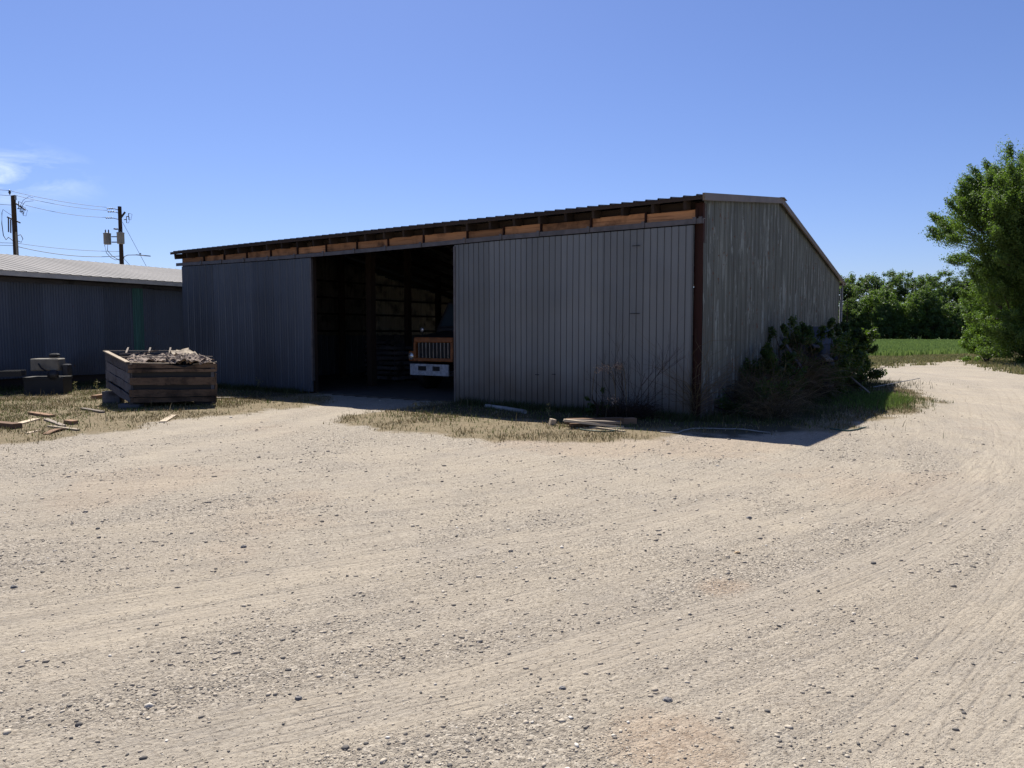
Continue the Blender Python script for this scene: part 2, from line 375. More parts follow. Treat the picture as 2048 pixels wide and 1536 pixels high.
def masks(x, y):
    n1 = fbm(x*1.1, y*1.1, 3)-.5; n2 = fbm(x*4, y*4, 9)-.5; n3 = fbm(x*.35, y*.35, 5)-.5
    jit = n1*1.3+n2*.9
    scale = 1+np.clip((np.hypot(x, y)-20)/40, 0, 1.5)
    ll = sm(-.35, .55, sdf(lawn_l, x, y)+jit); lm = sm(-.3, .45, sdf(lawn_m, x, y)+jit*.8)
    vg = sm(-.5, .6, sdf(verge, x, y)+jit*scale*1.5); vr = sm(-.4, .6, sdf(verge_r, x, y)+jit*scale)
    fd = sm(-.3, .6, sdf(field, x, y)+jit*1.4)
    clay = sm(-.5, .3, sdf(clay_m, x, y)+jit)*.5+sm(.64, .78, fbm(x*.5+9, y*.5, 13))*.35
    for (qx, qy, qr) in ((1890, 1500, .35), (250, 1530, .2), (1450, 1170, .22)):
        gx, gy = G(qx, qy) if qx < 1900 and qy < 1480 else G(1345, 1495)
        clay = np.maximum(clay, (1-sm(qr*.3, qr, np.hypot(x-gx, y-gy)+n2*.3))*.8)
    return ll, lm, vg, vr, fd, np.clip(clay, 0, 1), n1, n2, n3
def height(x, y):
    r = np.hypot(x, y); fade = 1/(1+(r/30)**2)
    z = (fbm(x*.45, y*.45, 21)-.5)*.05*fade+(fbm(x*2.3, y*2.3, 23)-.5)*.016*fade
    rr = np.hypot(x-CX, y-CY)
    z += (fbm(rr*4.5, np.arctan2(y-CY, x-CX)*5, 31, 3)-.5)*.014*fade
    z += (fbm(x*9, y*9, 25, 3)-.5)*.010*np.clip(1-r/12, 0, 1)
    return z
def height_t(x, y):
    u, m, al = tracks(x, y); ll, lm, *_ = masks(x, y)
    return height(x, y)*(1-.5*m)-.005*m+(ll+lm)*.02

LEN_, DEP_ = 16.38, 13.4
def soil_shade_mask(x, y, n1, n2):  # dark earth by the walls, deepened to put building shade into the ground
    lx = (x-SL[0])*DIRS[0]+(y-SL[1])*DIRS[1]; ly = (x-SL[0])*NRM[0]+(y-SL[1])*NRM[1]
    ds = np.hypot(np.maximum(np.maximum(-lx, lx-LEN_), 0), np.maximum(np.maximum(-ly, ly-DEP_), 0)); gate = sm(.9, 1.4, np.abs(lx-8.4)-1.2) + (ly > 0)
    soil_shade = (1-sm(.9, 2.3, ds+n1*1.6+n2*.8))*np.clip(gate, 0, 1)
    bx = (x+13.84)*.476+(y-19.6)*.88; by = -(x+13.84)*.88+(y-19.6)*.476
    return np.maximum(soil_shade, (1-sm(1.2, 2.4, -by+n1*1.2+n2*.6))*(by < 12)*(bx > -10)*(bx < 22))
def ground_mesh():
    th_f = np.linspace(R(90-47), R(90+47), 860); th_b = np.linspace(R(90+47), R(360+90-47), 60)[1:-1]
    th = np.concatenate([th_f, th_b]); nT = len(th)
    r = [1.2]
    while r[-1] < 60: r.append(r[-1]*(1.0072 if r[-1] < 16 else 1.016))
    while r[-1] < 1500: r.append(r[-1]*1.12)
    r = np.array(r); nR = len(r)
    TH, RR = np.meshgrid(th, r); x = (np.cos(TH)*RR).ravel(); y = (np.sin(TH)*RR).ravel()
    u, m, al = tracks(x, y); ll, lm, vg, vr, fd, clay, n1, n2, n3 = masks(x, y)
    z = height(x, y)*(1-.5*m)-.005*m+(ll+lm)*.02
    z = np.where(np.hypot(x, y) > 300, -.02, z)
    V = np.column_stack([x, y, z]); V = np.vstack([V, [[0, 0, 0]]])
    i, j = np.meshgrid(np.arange(nR-1), np.arange(nT), indexing='ij'); j2 = (j+1) % nT
    Q = np.column_stack([(i*nT+j).ravel(), ((i+1)*nT+j).ravel(), ((i+1)*nT+j2).ravel(), (i*nT+j2).ravel()])
    j = np.arange(nT); T3 = np.column_stack([np.full(nT, nR*nT), j, (j+1) % nT])
    me = bpy.data.meshes.new('ground'); me.vertices.add(len(V)); me.vertices.foreach_set('co', V.astype(np.float32).ravel())
    li = np.concatenate([Q.ravel(), T3.ravel()]).astype(np.int32); me.loops.add(len(li)); me.loops.foreach_set('vertex_index', li)
    me.polygons.add(len(Q)+len(T3)); st = np.concatenate([np.arange(len(Q))*4, len(Q)*4+np.arange(len(T3))*3]).astype(np.int32)
    me.polygons.foreach_set('loop_start', st); me.polygons.foreach_set('loop_total', np.concatenate([np.full(len(Q), 4), np.full(len(T3), 3)]).astype(np.int32))
    me.polygons.foreach_set('use_smooth', np.ones(len(Q)+len(T3), bool)); me.update(calc_edges=True)
    rr = np.hypot(x-CX, y-CY); lane = fbm(rr*2.2, np.arctan2(y-CY, x-CX)*2.2, 41, 4)
    grey = np.clip(sm(.5, .66, fbm(x*.8+3, y*.8+1, 51)*.55+lane*.45), 0, 1)*.75
    gx, gy = G(930, 876); grey = np.maximum(grey, 1-sm(.4, 1.5, np.hypot((x-gx)*.55, (y-gy)*1.2)+n2*.8))
    gx, gy = G(660, 868); grey = np.maximum(grey, .7*(1-sm(.5, 2.2, np.hypot((x-gx)*.6, (y-gy)*1.0)+n2*.8)))
    def at(nm, a):
        A = me.attributes.new(nm, 'FLOAT', 'POINT'); A.data.foreach_set('value', np.append(a, 0).astype(np.float32))
    dry = np.clip(np.maximum.reduce([ll, lm, vg, vr]), 0, 1)
    soil_shade = soil_shade_mask(x, y, n1, n2)
    at('soil_shade', soil_shade); at('lr', rr); at('la', np.arctan2(y-CY, x-CX)*9); r2_ = np.hypot(x+14, y-24); at('lr2', r2_); at('la2', np.arctan2(y-24, x+14)*24)
    at('dry', dry*(1-fd)); at('fieldm', fd); at('clay', clay*(1-.6*m)); at('grey', grey*(1-.4*m)); at('tm', m); at('tu', u); at('tal', al); at('lane', lane)
    o = bpy.data.objects.new('ground', me); col.objects.link(o); return o
def ground_mat():
    t = NT('gravel_ground'); v = t.coord()
    nbig = t.noise(v, .55, 4); nmid = t.noise(v, 4.5, 5, .6); nfine = t.noise(v, 38, 5, .7); ngr = t.noise(v, 170, 3, .7)
    vor = t.n('ShaderNodeTexVoronoi'); vor.inputs['Scale'].default_value = 75; t.l(v, vor.inputs['Vector'])
    vor2 = t.n('ShaderNodeTexVoronoi'); vor2.inputs['Scale'].default_value = 26; t.l(v, vor2.inputs['Vector'])
    sep = t.n('ShaderNodeSeparateColor'); t.l(vor.outputs['Color'], sep.inputs[0])
    grey = t.attr('grey'); dry = t.attr('dry'); fm = t.attr('fieldm'); clay = t.attr('clay'); tm = t.attr('tm'); tu = t.attr('tu'); lane = t.attr('lane'); al = t.attr('tal')
    c = t.mix(t.ramp(nmid, [(.3, 0.), (.7, 1.)]), (.385, .336, .262), (.318, .278, .222))
    c = t.mix(t.ramp(nbig, [(.4, 0.), (.65, .6)]), c, (.40, .342, .255))
    c = t.mix(t.ramp(lane, [(.42, 0.), (.62, .4)]), c, (.305, .265, .212))
    c = t.mix(t.ramp(t.noise(v, 1.3, 6, .68), [(.50, 0.), (.66, .42)]), c, (.245, .222, .19))
    c = t.mix(t.math('MULTIPLY', grey, .5), c, (.29, .262, .22))
    # individual grit: some light, some dark grains
    gf = t.math('ADD', .25, t.math('MULTIPLY', grey, .55))
    c = t.mix(t.math('MULTIPLY', gf, t.math('SUBTRACT', 1, t.math('MULTIPLY', tm, .6))), c, t.ramp(sep.outputs[0], [(0., (.07, .063, .055)), (.16, (.17, .148, .12)), (.4, (.30, .26, .205)), (.8, (.40, .348, .268)), (1., (.56, .50, .41))]))
    c = t.mix(t.ramp(nfine, [(.52, 0.), (.64, .72)]), c, (.145, .12, .092))
    c = t.mix(t.math('MULTIPLY', clay, .32), c, (.36, .22, .125))
    c = t.mix(t.math('MULTIPLY', tm, .12), c, (.40, .345, .265))
    def streak(a, b, fa, fb):
        cb = t.n('ShaderNodeCombineXYZ'); t.l(t.math('MULTIPLY', t.attr(a), fa), cb.inputs[0]); t.l(t.math('MULTIPLY', t.attr(b), fb), cb.inputs[1]); return t.noise(cb.outputs[0], 1.0, 5, .68, .15)
    st1 = streak('lr', 'la', 7.0, .55); st2 = streak('lr2', 'la2', 10.0, .5); st3 = streak('lr2', 'la2', 28.0, .8)
    c = t.mix(t.ramp(st1, [(.50, 0.), (.66, .38)]), c, (.27, .23, .175)); c = t.mix(t.ramp(st2, [(.52, 0.), (.68, .34)]), c, (.25, .215, .165)); c = t.mix(t.ramp(st2, [(.30, .3), (.44, 0.)]), c, (.44, .38, .295))
    c = t.mix(t.math('MULTIPLY', t.ramp(st3, [(.54, 0.), (.66, .4)]), t.ramp(st1, [(.4, 1.), (.55, .2)])), c, (.22, .185, .14))
    dg = t.mix(t.ramp(nmid, [(.35, 0.), (.62, 1.)]), (.16, .12, .065), (.095, .078, .036)); dg = t.mix(t.ramp(nfine, [(.42, 0.), (.62, .8)]), dg, (.28, .225, .145))
    c = t.mix(t.ramp(t.math('ADD', t.math('MULTIPLY', dry, .9), t.math('MULTIPLY', nfine, .35)), [(.35, 0.), (.75, .92)]), c, dg)
    c = t.mix(t.ramp(t.math('ADD', t.attr('soil_shade'), t.math('MULTIPLY', nmid, .3)), [(.3, 0.), (.8, .9)]), c, t.mix(nmid, (.035, .036, .020), (.06, .05, .032)))  # wall-side shade painted into the earth colour
    c = t.mix(fm, c, (.05, .085, .022))
    grooves = t.math('MULTIPLY', t.math('MULTIPLY', -1.0, t.math('POWER', t.math('MAXIMUM', t.math('SINE', t.math('MULTIPLY', tu, 6.283)), 0.0), 4.0)), t.math('MULTIPLY', tm, t.ramp(nmid, [(.38, .0), (.62, 1.)])))
    c = t.mix(t.math('MULTIPLY', t.math('SUBTRACT', 0, grooves), .25, True), c, (.16, .13, .10))
    t.set(.95, 0, c, .12)
    h = t.math('ADD', t.math('MULTIPLY', nfine, 1.5), t.math('MULTIPLY', ngr, .6))
    h = t.math('ADD', h, t.math('MULTIPLY', t.math('SUBTRACT', 1, vor.outputs['Distance']), t.math('MULTIPLY', .45, t.math('SUBTRACT', 1.1, tm))))
    h = t.math('ADD', h, t.math('MULTIPLY', grooves, .45))
    h = t.math('ADD', h, t.math('MULTIPLY', nmid, 1.4)); h = t.math('ADD', h, t.math('MULTIPLY', st2, 1.6)); h = t.math('ADD', h, t.math('MULTIPLY', st1, 2.0)); h = t.math('ADD', h, t.math('MULTIPLY', st3, .7))
    t.bump(h, .9, .012)
    return t.m
g = ground_mesh(); g.data.materials.append(ground_mat()); tag(g, kind='structure')

# ------------------------------------------------------------ THE SHED (local x along the front left to right, local y into the depth)
SHW = math.atan2(DIRS[1], DIRS[0])
shed = empty('metal_shed', (SL[0], SL[1], 0), SHW)
tag(shed, 'long grey metal shed with sliding doors and an open dark bay', 'shed')
LEN, DEP, RIDGE, ZF, ZR, ZB = 16.38, 13.4, 5.1, 4.0, 4.69, 3.30
def roofz(y): return ZF+(ZR-ZF)*(y/RIDGE) if y < RIDGE else ZR+(ZB-ZR)*((y-RIDGE)/(DEP-RIDGE))
def ribbed(u0, u1, z0f, z1f, prof, pitch, amp, place, th=.004, warp=0, nz=1, seed=0):
    """a vertical ribbed sheet: place(u, off, z) -> point, off is towards the viewer"""
    m = MB(); us = []; k = 0; u = u0
    while u < u1-1e-6:
        for pu, po in prof:
            uu = u+pu*pitch
            if uu <= u1: us.append((uu, po*amp))
        u += pitch
    us.append((u1, 0)); n = len(us); vs = []; rows = nz+1
    for side in (0, 1):
        for (uu, oo) in us:
            for r_ in range(rows):
                a = z0f(uu); b = z1f(uu); z = a+(b-a)*r_/nz
                wv = warp*(math.sin(uu*1.7+seed+z*1.1)+.6*math.sin(uu*4.3+seed*2-z*2.3)) if warp else 0
                vs.append(place(uu, oo+wv-side*th, z))
    fs = []
    for i in range(n-1):
        for r_ in range(nz):
            a = i*rows+r_; b = (i+1)*rows+r_
            fs.append((a, b, b+1, a+1)); o_ = n*rows; fs.append((a+o_, a+1+o_, b+1+o_, b+o_))
    for i in (0, n-1):
        for r_ in range(nz):
            a = i*rows+r_; o_ = n*rows; fs.append((a, a+1, a+1+o_, a+o_))
    for i in range(n-1):
        a = i*rows; b = a+rows; o_ = n*rows; fs.append((a, b, b+o_, a+o_)); fs.append((a+nz, a+nz+o_, b+nz+o_, b+nz))
    return m.add(vs, fs)
RIBA = [(0, 0), (.80, 0), (.83, 1), (.92, 1), (.95, 0)]       # wide flat pan with a narrow rib
RIBG = [(0, 0), (.80, 0), (.87, -1), (.91, -1), (.98, 0)]
RIBM = [(0, 0), (.20, 0), (.24, .35), (.30, .35), (.34, 0), (.52, 0), (.56, .35), (.62, .35), (.66, 0), (.82, 0), (.88, 1), (.94, 1)]
RIBW = [(0, 0), (.25, .7), (.5, 1), (.75, .7)]                # corrugation
front = lambda off: (lambda u, o, z: Vector((u, off-o, z)))
side = lambda off: (lambda u, o, z: Vector((off+o, u, z)))
def gablez(y): return roofz(max(0, min(DEP, y)))+.043
# walls
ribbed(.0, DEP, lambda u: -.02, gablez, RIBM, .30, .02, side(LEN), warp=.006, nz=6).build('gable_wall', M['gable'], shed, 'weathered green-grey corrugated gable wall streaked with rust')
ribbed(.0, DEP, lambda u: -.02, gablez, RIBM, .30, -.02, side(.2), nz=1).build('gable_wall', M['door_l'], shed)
for a, b, zz in ((.0, .9, -.02), (.905, 1.7, 2.0), (1.705, LEN, -.02)):      # unseen opening added in the rear to let light into the bay
    ribbed(max(a, .2), b, lambda u: zz, lambda u: ZB-.03, RIBM, .30, -.02, front(DEP), nz=1).build('rear_wall', M['gable'], shed)
# wooden lining of the far side, seen through the open bay
for ya, yb, mt in ((.3, 7.4, 'board_dim'), (7.4, 13.1, 'board')):  # front boards darker: the gloom of the bay is put into their colour
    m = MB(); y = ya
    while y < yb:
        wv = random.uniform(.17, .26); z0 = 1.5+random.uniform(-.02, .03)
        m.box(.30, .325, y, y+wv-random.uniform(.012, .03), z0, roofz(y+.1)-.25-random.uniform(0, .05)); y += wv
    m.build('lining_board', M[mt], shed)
for z in (1.62, 2.25, 2.85, 3.45): MB().box(.327, .37, .2, 13.2, z, z+.07).build('girt', M['darkwood'], shed)
m = MB(); x = 5.3
while x < 16:
    wv = random.uniform(.17, .26); m.box(x, x+wv-.02, DEP-.16, DEP-.13, 1.5, 3.0); x += wv
m.build('lining_board', M['board'], shed)
for (px_, py_, wd) in ((4.70, 5.1, .17), (5.60, 2.5, .2), (1.6, 5.1, .17), (9.9, 5.1, .17), (13.2, 5.1, .17), (2.6, 9.2, .17), (12, 9.2, .17)):
    MB().box(px_-wd/2, px_+wd/2, py_-wd/2, py_+wd/2, -.02, roofz(py_)-.2).build('post', M['darkwood'], shed)
MB().box(.05, LEN-.05, 5.0, 5.2, roofz(5.1)-.38, roofz(5.1)-.19).build('beam', M['darkwood'], shed)
# roof sheets: two slopes, ribs run down the slope, overhanging the front and the rakes
OH = .16
def roof_pt(x, y, o):
    z = roofz(y) if 0 <= y <= DEP else (ZF+(ZR-ZF)/RIDGE*y if y < 0 else ZB+(ZB-ZR)/(DEP-RIDGE)*(y-DEP)); return Vector((x, y, z+o+.05))
def roof_slope(y0, y1, name):
    m = MB(); us = []; x = .06
    while x < LEN+.1:
        for pu, po in RIBA:
            if x+pu*.24 < LEN+.12: us.append((x+pu*.24, po*.024))
        x += .24
    us.append((LEN+.12, 0)); n = len(us); vs = []
    for th in (0, .004):
        for (x, o) in us:
            for yy in (y0, y1): vs.append(roof_pt(x, yy, o-th))
    fs = []
    for i in range(n-1):
        a = i*2; fs.append((a, a+2, a+3, a+1)); a += 2*n; fs.append((a, a+1, a+3, a+2))
        a = i*2; fs.append((a, a+2*n, a+2+2*n, a+2)); fs.append((a+1, a+3, a+3+2*n, a+1+2*n))
    m.add(vs, fs); return m.build(name, M['roof'], shed)
roof_slope(-OH-.16, RIDGE, 'roof'); roof_slope(RIDGE+.002, DEP+.25, 'roof')
MB().add([(.08, RIDGE-.12, ZR+.065), (LEN+.1, RIDGE-.12, ZR+.065), (LEN+.1, RIDGE, ZR+.085), (.08, RIDGE, ZR+.085), (LEN+.1, RIDGE+.12, ZR+.065), (.08, RIDGE+.12, ZR+.065)], [(0, 1, 2, 3), (3, 2, 4, 5)]).build('ridge_flashing', M['roof'], shed)
m = MB()
for yy in (-.31,): m.box(.08, LEN+.1, yy, yy+.02, ZF-.065, ZF-.002)
m.build('eave_trim', M['darkwood'], shed)
m = MB(); m.bar((LEN+.10, -.34, ZF-.03), (LEN+.10, RIDGE, ZR+.02), .04, .13); m.bar((LEN+.10, RIDGE, ZR+.02), (LEN+.10, DEP+.28, ZB-.03), .04, .13)
m.build('rake_trim', M['trim'], shed)
m = MB(); m.bar((LEN+.06, RIDGE-.25, ZR+.05), (LEN+.06, RIDGE+.002, ZR+.085), .2, .012); m.bar((LEN+.06, RIDGE+.002, ZR+.085), (LEN+.06, RIDGE+.28, ZR+.05), .2, .012)
m.build('ridge_cap', M['trim'], shed)
# rafters: tails show below the front eave
k = 0; x = .25
while x < LEN-.05:
    m = MB(); m.bar((x, -.27, roofz(0)-.03-.27*.135-.07), (x, RIDGE, ZR-.10), .05, .15)
    if k % 2 == 0: m.bar((x, RIDGE, ZR-.10), (x, DEP-.05, ZB-.11), .05, .15)
    m.build('rafter', M['darkwood'], shed); x += .61; k += 1
# header: back board in shadow, orange blocks between ties, rail under it
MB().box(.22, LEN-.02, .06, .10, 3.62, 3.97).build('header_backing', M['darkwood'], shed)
js = [.23, 1.35, 2.32, 3.35, 4.38, 5.47, 6.56, 7.66, 8.7, 9.8, 11.06, 12.03, 12.96, 14.11, 15.26, 16.25, 16.36]
for a, b in zip(js[:-1], js[1:]):
    dz = random.uniform(-.022, .012)
    MB().box(a+.024, b-.010, -.012+random.uniform(-.006, .006), .045, 3.655, 3.835+dz, bev=.005).build('header_board', M['header'], shed)
for a in js[1:-1]: MB().box(a-.008, a+.022, -.055, .05, 3.57, 3.85).build('header_tie', M['postwood'], shed)
def railz(x): return 3.70-.045*math.sin(math.pi*min(1, x/12))-.06*(x/LEN)
m = MB(); n = 24; xs = [.08+(LEN-.04)*i/n for i in range(n+1)]
for a, b in zip(xs[:-1], xs[1:]):
    m.bar((a, -.13, railz(a)-.055), (b, -.13, railz(b)-.055), .012, .085); m.bar((a, -.10, railz(a)-.01), (b, -.10, railz(b)-.01), .07, .010)
m.build('door_rail', M['rail'], shed)
for a in js[1:]: MB().box(a-.03, a+.03, -.155, -.137, railz(a)-.10, railz(a)+.02).build('rail_bracket', M['rail'], shed)
# doors
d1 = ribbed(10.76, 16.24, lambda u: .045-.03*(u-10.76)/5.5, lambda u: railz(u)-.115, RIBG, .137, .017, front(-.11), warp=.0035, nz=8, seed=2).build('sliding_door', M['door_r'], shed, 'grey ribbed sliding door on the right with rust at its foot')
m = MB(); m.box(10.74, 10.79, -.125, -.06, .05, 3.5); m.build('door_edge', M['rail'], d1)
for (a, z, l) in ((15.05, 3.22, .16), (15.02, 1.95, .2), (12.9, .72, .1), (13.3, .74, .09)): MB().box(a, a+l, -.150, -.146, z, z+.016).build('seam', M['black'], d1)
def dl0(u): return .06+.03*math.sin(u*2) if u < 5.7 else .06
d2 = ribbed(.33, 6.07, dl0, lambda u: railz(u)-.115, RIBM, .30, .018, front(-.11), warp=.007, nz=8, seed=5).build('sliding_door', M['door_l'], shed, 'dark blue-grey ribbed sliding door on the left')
MB().box(6.04, 6.09, -.125, -.06, .35, 3.5).build('door_edge', M['rail'], d2)
m = MB(); m.bar((6.06, -.10, .40), (5.97, -.20, .03), .03, .012); m.build('bent_flap', M['door_l'], d2)
MB().box(LEN-.16, LEN-.005, -.03, .14, -.02, 3.93, bev=.006).build('corner_post', M['postwood'], shed, 'rust-red corner post beside the right door')
MB().box(0.22, .36, .0, .14, -.02, 3.93).build('corner_post', M['darkwood'], shed)
for a in (5.9, 10.95): MB().box(a-.08, a+.08, .0, .14, -.02, 3.93).build('jamb_post', M['darkwood'], shed)
# gutter and downpipe at the far corner
m = MB(); m.tube([(LEN+.12, DEP+.12, ZB-.05), (LEN+.08, DEP+.06, ZB-.25), (LEN+.07, DEP+.02, .1)], .045, 8); m.build('downpipe', M['plastic'], shed)
m = MB(); m.box(-.1, LEN+.16, DEP+.25, DEP+.36, ZB-.13, ZB-.03); m.build('gutter', M['trim'], shed)
MB().box(.02, LEN-.02, .02, DEP-.02, -.03, .035).build('dirt_floor', M['dirt'], shed)

# ------------------------------------------------------------ stacked pallets and crates in the bay
def slatted(name, x, y, w_, d_, h_, label, rz=0):
    o = empty(name, S2W(x, y, .035), SHW+rz); tag(o, label, 'crate', 'slatted crates inside the dark bay')
    for sx in (0, w_-.06):
        for sy in (0, d_-.06): MB().box(sx, sx+.06, sy, sy+.06, 0, h_).build('corner_post', M['darkwood'], o)
    z = .06
    while z < h_-.1:
        for (a, b, c, e) in ((0, w_, -.022, -.002), (0, w_, d_+.002, d_+.022), (-.022, -.002, 0, d_), (w_+.002, w_+.022, 0, d_)): MB().box(a, b, c, e, z, z+.10).build('slat', M['crateg'], o)
        z += .16
    return o
slatted('slatted_crate', 3.9, 4.2, 1.1, 1.0, 1.15, 'lower grey slatted crate in front of the pale boards in the dark bay')
slatted('slatted_crate', 2.3, 5.5, 1.2, 1.0, 1.3, 'taller grey slatted crate at the left behind the first bay post')
slatted('slatted_crate', 5.2, 6.6, 1.1, 1.0, 1.0, 'grey slatted crate nearest to the orange truck in the dark bay')

# ------------------------------------------------------------ orange truck nosing out of the bay
tk = empty('orange_truck', S2W(8.5, 1.8, .035), SHW); tag(tk, 'old orange truck with slatted grille and white bumper parked inside the shed bay', 'truck')
x0, x1 = -.65, .68
m = MB(); m.box(x0, x1, 0, .10, 1.30, 1.44, bev=.02); m.box(x0, x1, 0, .10, .80, .89, bev=.015); m.box(x0, x0+.075, .003, .097, .892, 1.298); m.box(x1-.075, x1, .003, .097, .892, 1.298)
gr = m.build('grille_frame', M['orange'], tk)
MB().box(x0+.05, x1-.05, .10, .13, .82, 1.40).build('radiator', M['black'], tk)
for k in range(9):
    xx = x0+.17+k*(x1-x0-.34)/8; MB().box(xx-.008, xx+.008, .02, .045, .892, 1.298).build('grille_bar', M['chrome'], gr)
for sx in (-1, 1):
    cx = .015+sx*.80; a = cx-.12; b = cx+.12
    m = MB(); m.box(a, b, .06, .30, .79, 1.07, bev=.03); fb = m.build('headlight_housing', M['orange'], tk)
    Rm = Matrix.Rotation(R(90), 3, 'X')
    MB().lathe((cx, .05, .93), [(.095, -.02), (.095, .02), (.08, .02)], 20, Rm).build('headlight_ring', M['chrome'], fb)
    MB().lathe((cx, .052, .93), [(.082, .0), (.06, .018), (.03, .028), (.0, .03)], 20, Rm).build('headlight', M['lens'], fb)
    m = MB(); vs = []
    m.box(min(cx-sx*.12, cx+sx*.28), max(cx-sx*.12, cx+sx*.28), .35, 1.5, .95, 1.08, bev=.06); m.build('fender', M['darkmetal'], tk)
    wh = MB().lathe((cx+sx*.10, .95, .47), [(.2, -.13), (.45, -.13), (.48, -.09), (.48, .09), (.45, .13), (.2, .13)], 24, Matrix.Rotation(R(90), 3, 'Y')).build('tyre', M['black'], tk)
    MB().lathe((cx+sx*.10, .95, .47), [(.0, .06), (.2, .08), (.22, .12)], 16, Matrix.Rotation(R(90*sx), 3, 'Y')).build('rim', M['white'], wh)
m = MB()   # bumper plate with two slots: built as strips round the holes
B0, B1 = -.69, .62
m.box(B0, B1, -.10, -.06, .44, .56); m.box(B0, B1, -.10, -.06, .68, .735)
for a, b in ((B0, -.42), (-.13, .08), (.33, B1)): m.box(a, b, -.0995, -.0605, .56, .68)
bp = m.build('bumper', M['white'], tk)
for a in (-.275, .205): MB().box(a-.15, a+.15, -.055, -.04, .55, .69).build('slot_backing', M['black'], bp)
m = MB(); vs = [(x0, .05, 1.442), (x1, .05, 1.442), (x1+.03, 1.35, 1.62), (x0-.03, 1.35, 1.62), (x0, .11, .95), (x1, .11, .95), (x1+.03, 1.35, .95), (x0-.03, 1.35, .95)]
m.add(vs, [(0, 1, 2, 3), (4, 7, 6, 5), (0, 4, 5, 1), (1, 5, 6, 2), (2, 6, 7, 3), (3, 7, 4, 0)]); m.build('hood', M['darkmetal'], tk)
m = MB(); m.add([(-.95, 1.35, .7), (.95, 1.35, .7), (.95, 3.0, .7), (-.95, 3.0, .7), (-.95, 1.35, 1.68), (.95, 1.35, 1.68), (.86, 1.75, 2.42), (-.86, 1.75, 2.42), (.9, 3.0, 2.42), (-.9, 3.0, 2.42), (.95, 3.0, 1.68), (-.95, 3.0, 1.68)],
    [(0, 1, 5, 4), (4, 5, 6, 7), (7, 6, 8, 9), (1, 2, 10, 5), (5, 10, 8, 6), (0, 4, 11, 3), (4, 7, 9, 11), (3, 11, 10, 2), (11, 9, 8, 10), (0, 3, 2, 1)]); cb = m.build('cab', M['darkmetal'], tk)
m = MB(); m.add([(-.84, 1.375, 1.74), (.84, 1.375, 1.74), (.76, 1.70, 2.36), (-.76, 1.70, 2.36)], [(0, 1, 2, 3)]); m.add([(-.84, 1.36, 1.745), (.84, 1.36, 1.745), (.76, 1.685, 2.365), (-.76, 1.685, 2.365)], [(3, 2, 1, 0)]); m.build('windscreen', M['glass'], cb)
m = MB(); m.tube([(-.62, .35, 1.44), (-.60, .30, 1.60)], .012, 6); mi = m.build('mirror_arm', M['darkmetal'], tk)
MB().lathe((-.60, .29, 1.64), [(.0, -.02), (.06, -.015), (.065, 0), (.0, .012)], 16, Matrix.Rotation(R(90), 3, 'X')).build('mirror', M['lens'], mi)
m = MB(); m.box(-.4, -.32, -.05, 3, .55, .72); m.box(.32, .4, -.05, 3, .55, .72); m.build('chassis', M['darkmetal'], tk)
m = MB(); m.box(-1.1, 1.1, 3.1, 7.5, .9, 2.3); m.build('cargo_box', M['darkmetal'], tk)
for sx in (-1, 1): MB().lathe((sx*.85, 5.8, .47), [(.0, -.14), (.45, -.14), (.48, -.09), (.48, .09), (.45, .14), (.0, .14)], 24, Matrix.Rotation(R(90), 3, 'Y')).build('tyre', M['black'], tk)

# ------------------------------------------------------------ LOW BUILDING ON THE LEFT (local x along its wall going away, y away behind the wall)
lb = empty('low_metal_building', (-13.84, 19.6, 0), math.atan2(.88, .476)); tag(lb, 'low dark blue-grey corrugated metal building with pale ribbed roof on the left', 'building')
# local axes: x -> (.476,.88); y -> (-.88,.476)
X0, X1, Wd = -9.0, 21.0, 10.0
ribbed(X0, 4.16, lambda u: .31+.012*math.sin(u), lambda u: 3.12, RIBW, .076, .010, lambda u, o, z: Vector((u, .40-o, z)), warp=.006, nz=4).build('wall_siding', M['lbwall'], lb)
ribbed(4.165, 4.53, lambda u: .31, lambda u: 3.12, RIBW, .076, .010, lambda u, o, z: Vector((u, .394-o, z)), nz=1).build('wall_panel', M['green'], lb, 'narrow green panel in the blue-grey wall')
ribbed(4.535, X1, lambda u: .31, lambda u: 3.12, RIBW, .076, .010, lambda u, o, z: Vector((u, .40-o, z)), warp=.004, nz=4, seed=3).build('wall_siding', M['lbwall'], lb)
MB().box(X0, X1, 2*Wd-.5, 2*Wd-.45, .1, 3.12).build('rear_wall', M['lbwall'], lb)
for xx in (X0+.05, X1-.1): MB().add([(xx, .45, .1), (xx, 19.4, .1), (xx, 19.4, 3.15), (xx, 5, 3.95), (xx, .45, 3.2), (xx+.04, .45, .1), (xx+.04, 19.4, .1), (xx+.04, 19.4, 3.15), (xx+.04, 5, 3.95), (xx+.04, .45, 3.2)], [(0, 1, 2, 3, 4), (9, 8, 7, 6, 5), (0, 5, 6, 1), (1, 6, 7, 2), (4, 3, 8, 9), (2, 7, 8, 3), (0, 4, 9, 5)]).build('end_wall', M['lbwall'], lb)
MB().box(X0, X1, .46, .62, .02, .31).build('sill_beam', M['darkwood'], lb)
m = MB(); us = []; x = X0-.3
while x < X1+.2:
    for pu, po in ((0, 0), (.86, 0), (.90, 1), (.96, 1)): us.append((x+pu*.305, po*.011))
    x += .305
n = len(us); vs = []
for th in (0, .004):
    for (x, o) in us:
        vs += [(x, -.06, 3.285+o-th), (x, Wd*.51, 3.285+.99*Wd*.51/5.3*.98+o-th)]
fs = []
for i in range(n-1):
    a = i*2; fs.append((a, a+2, a+3, a+1)); b = a+2*n; fs.append((b, b+1, b+3, b+2)); fs.append((a, b, b+2, a+2)); fs.append((a+1, a+3, b+3, b+1))
m.add(vs, fs); m.build('roof', M['lroof'], lb)
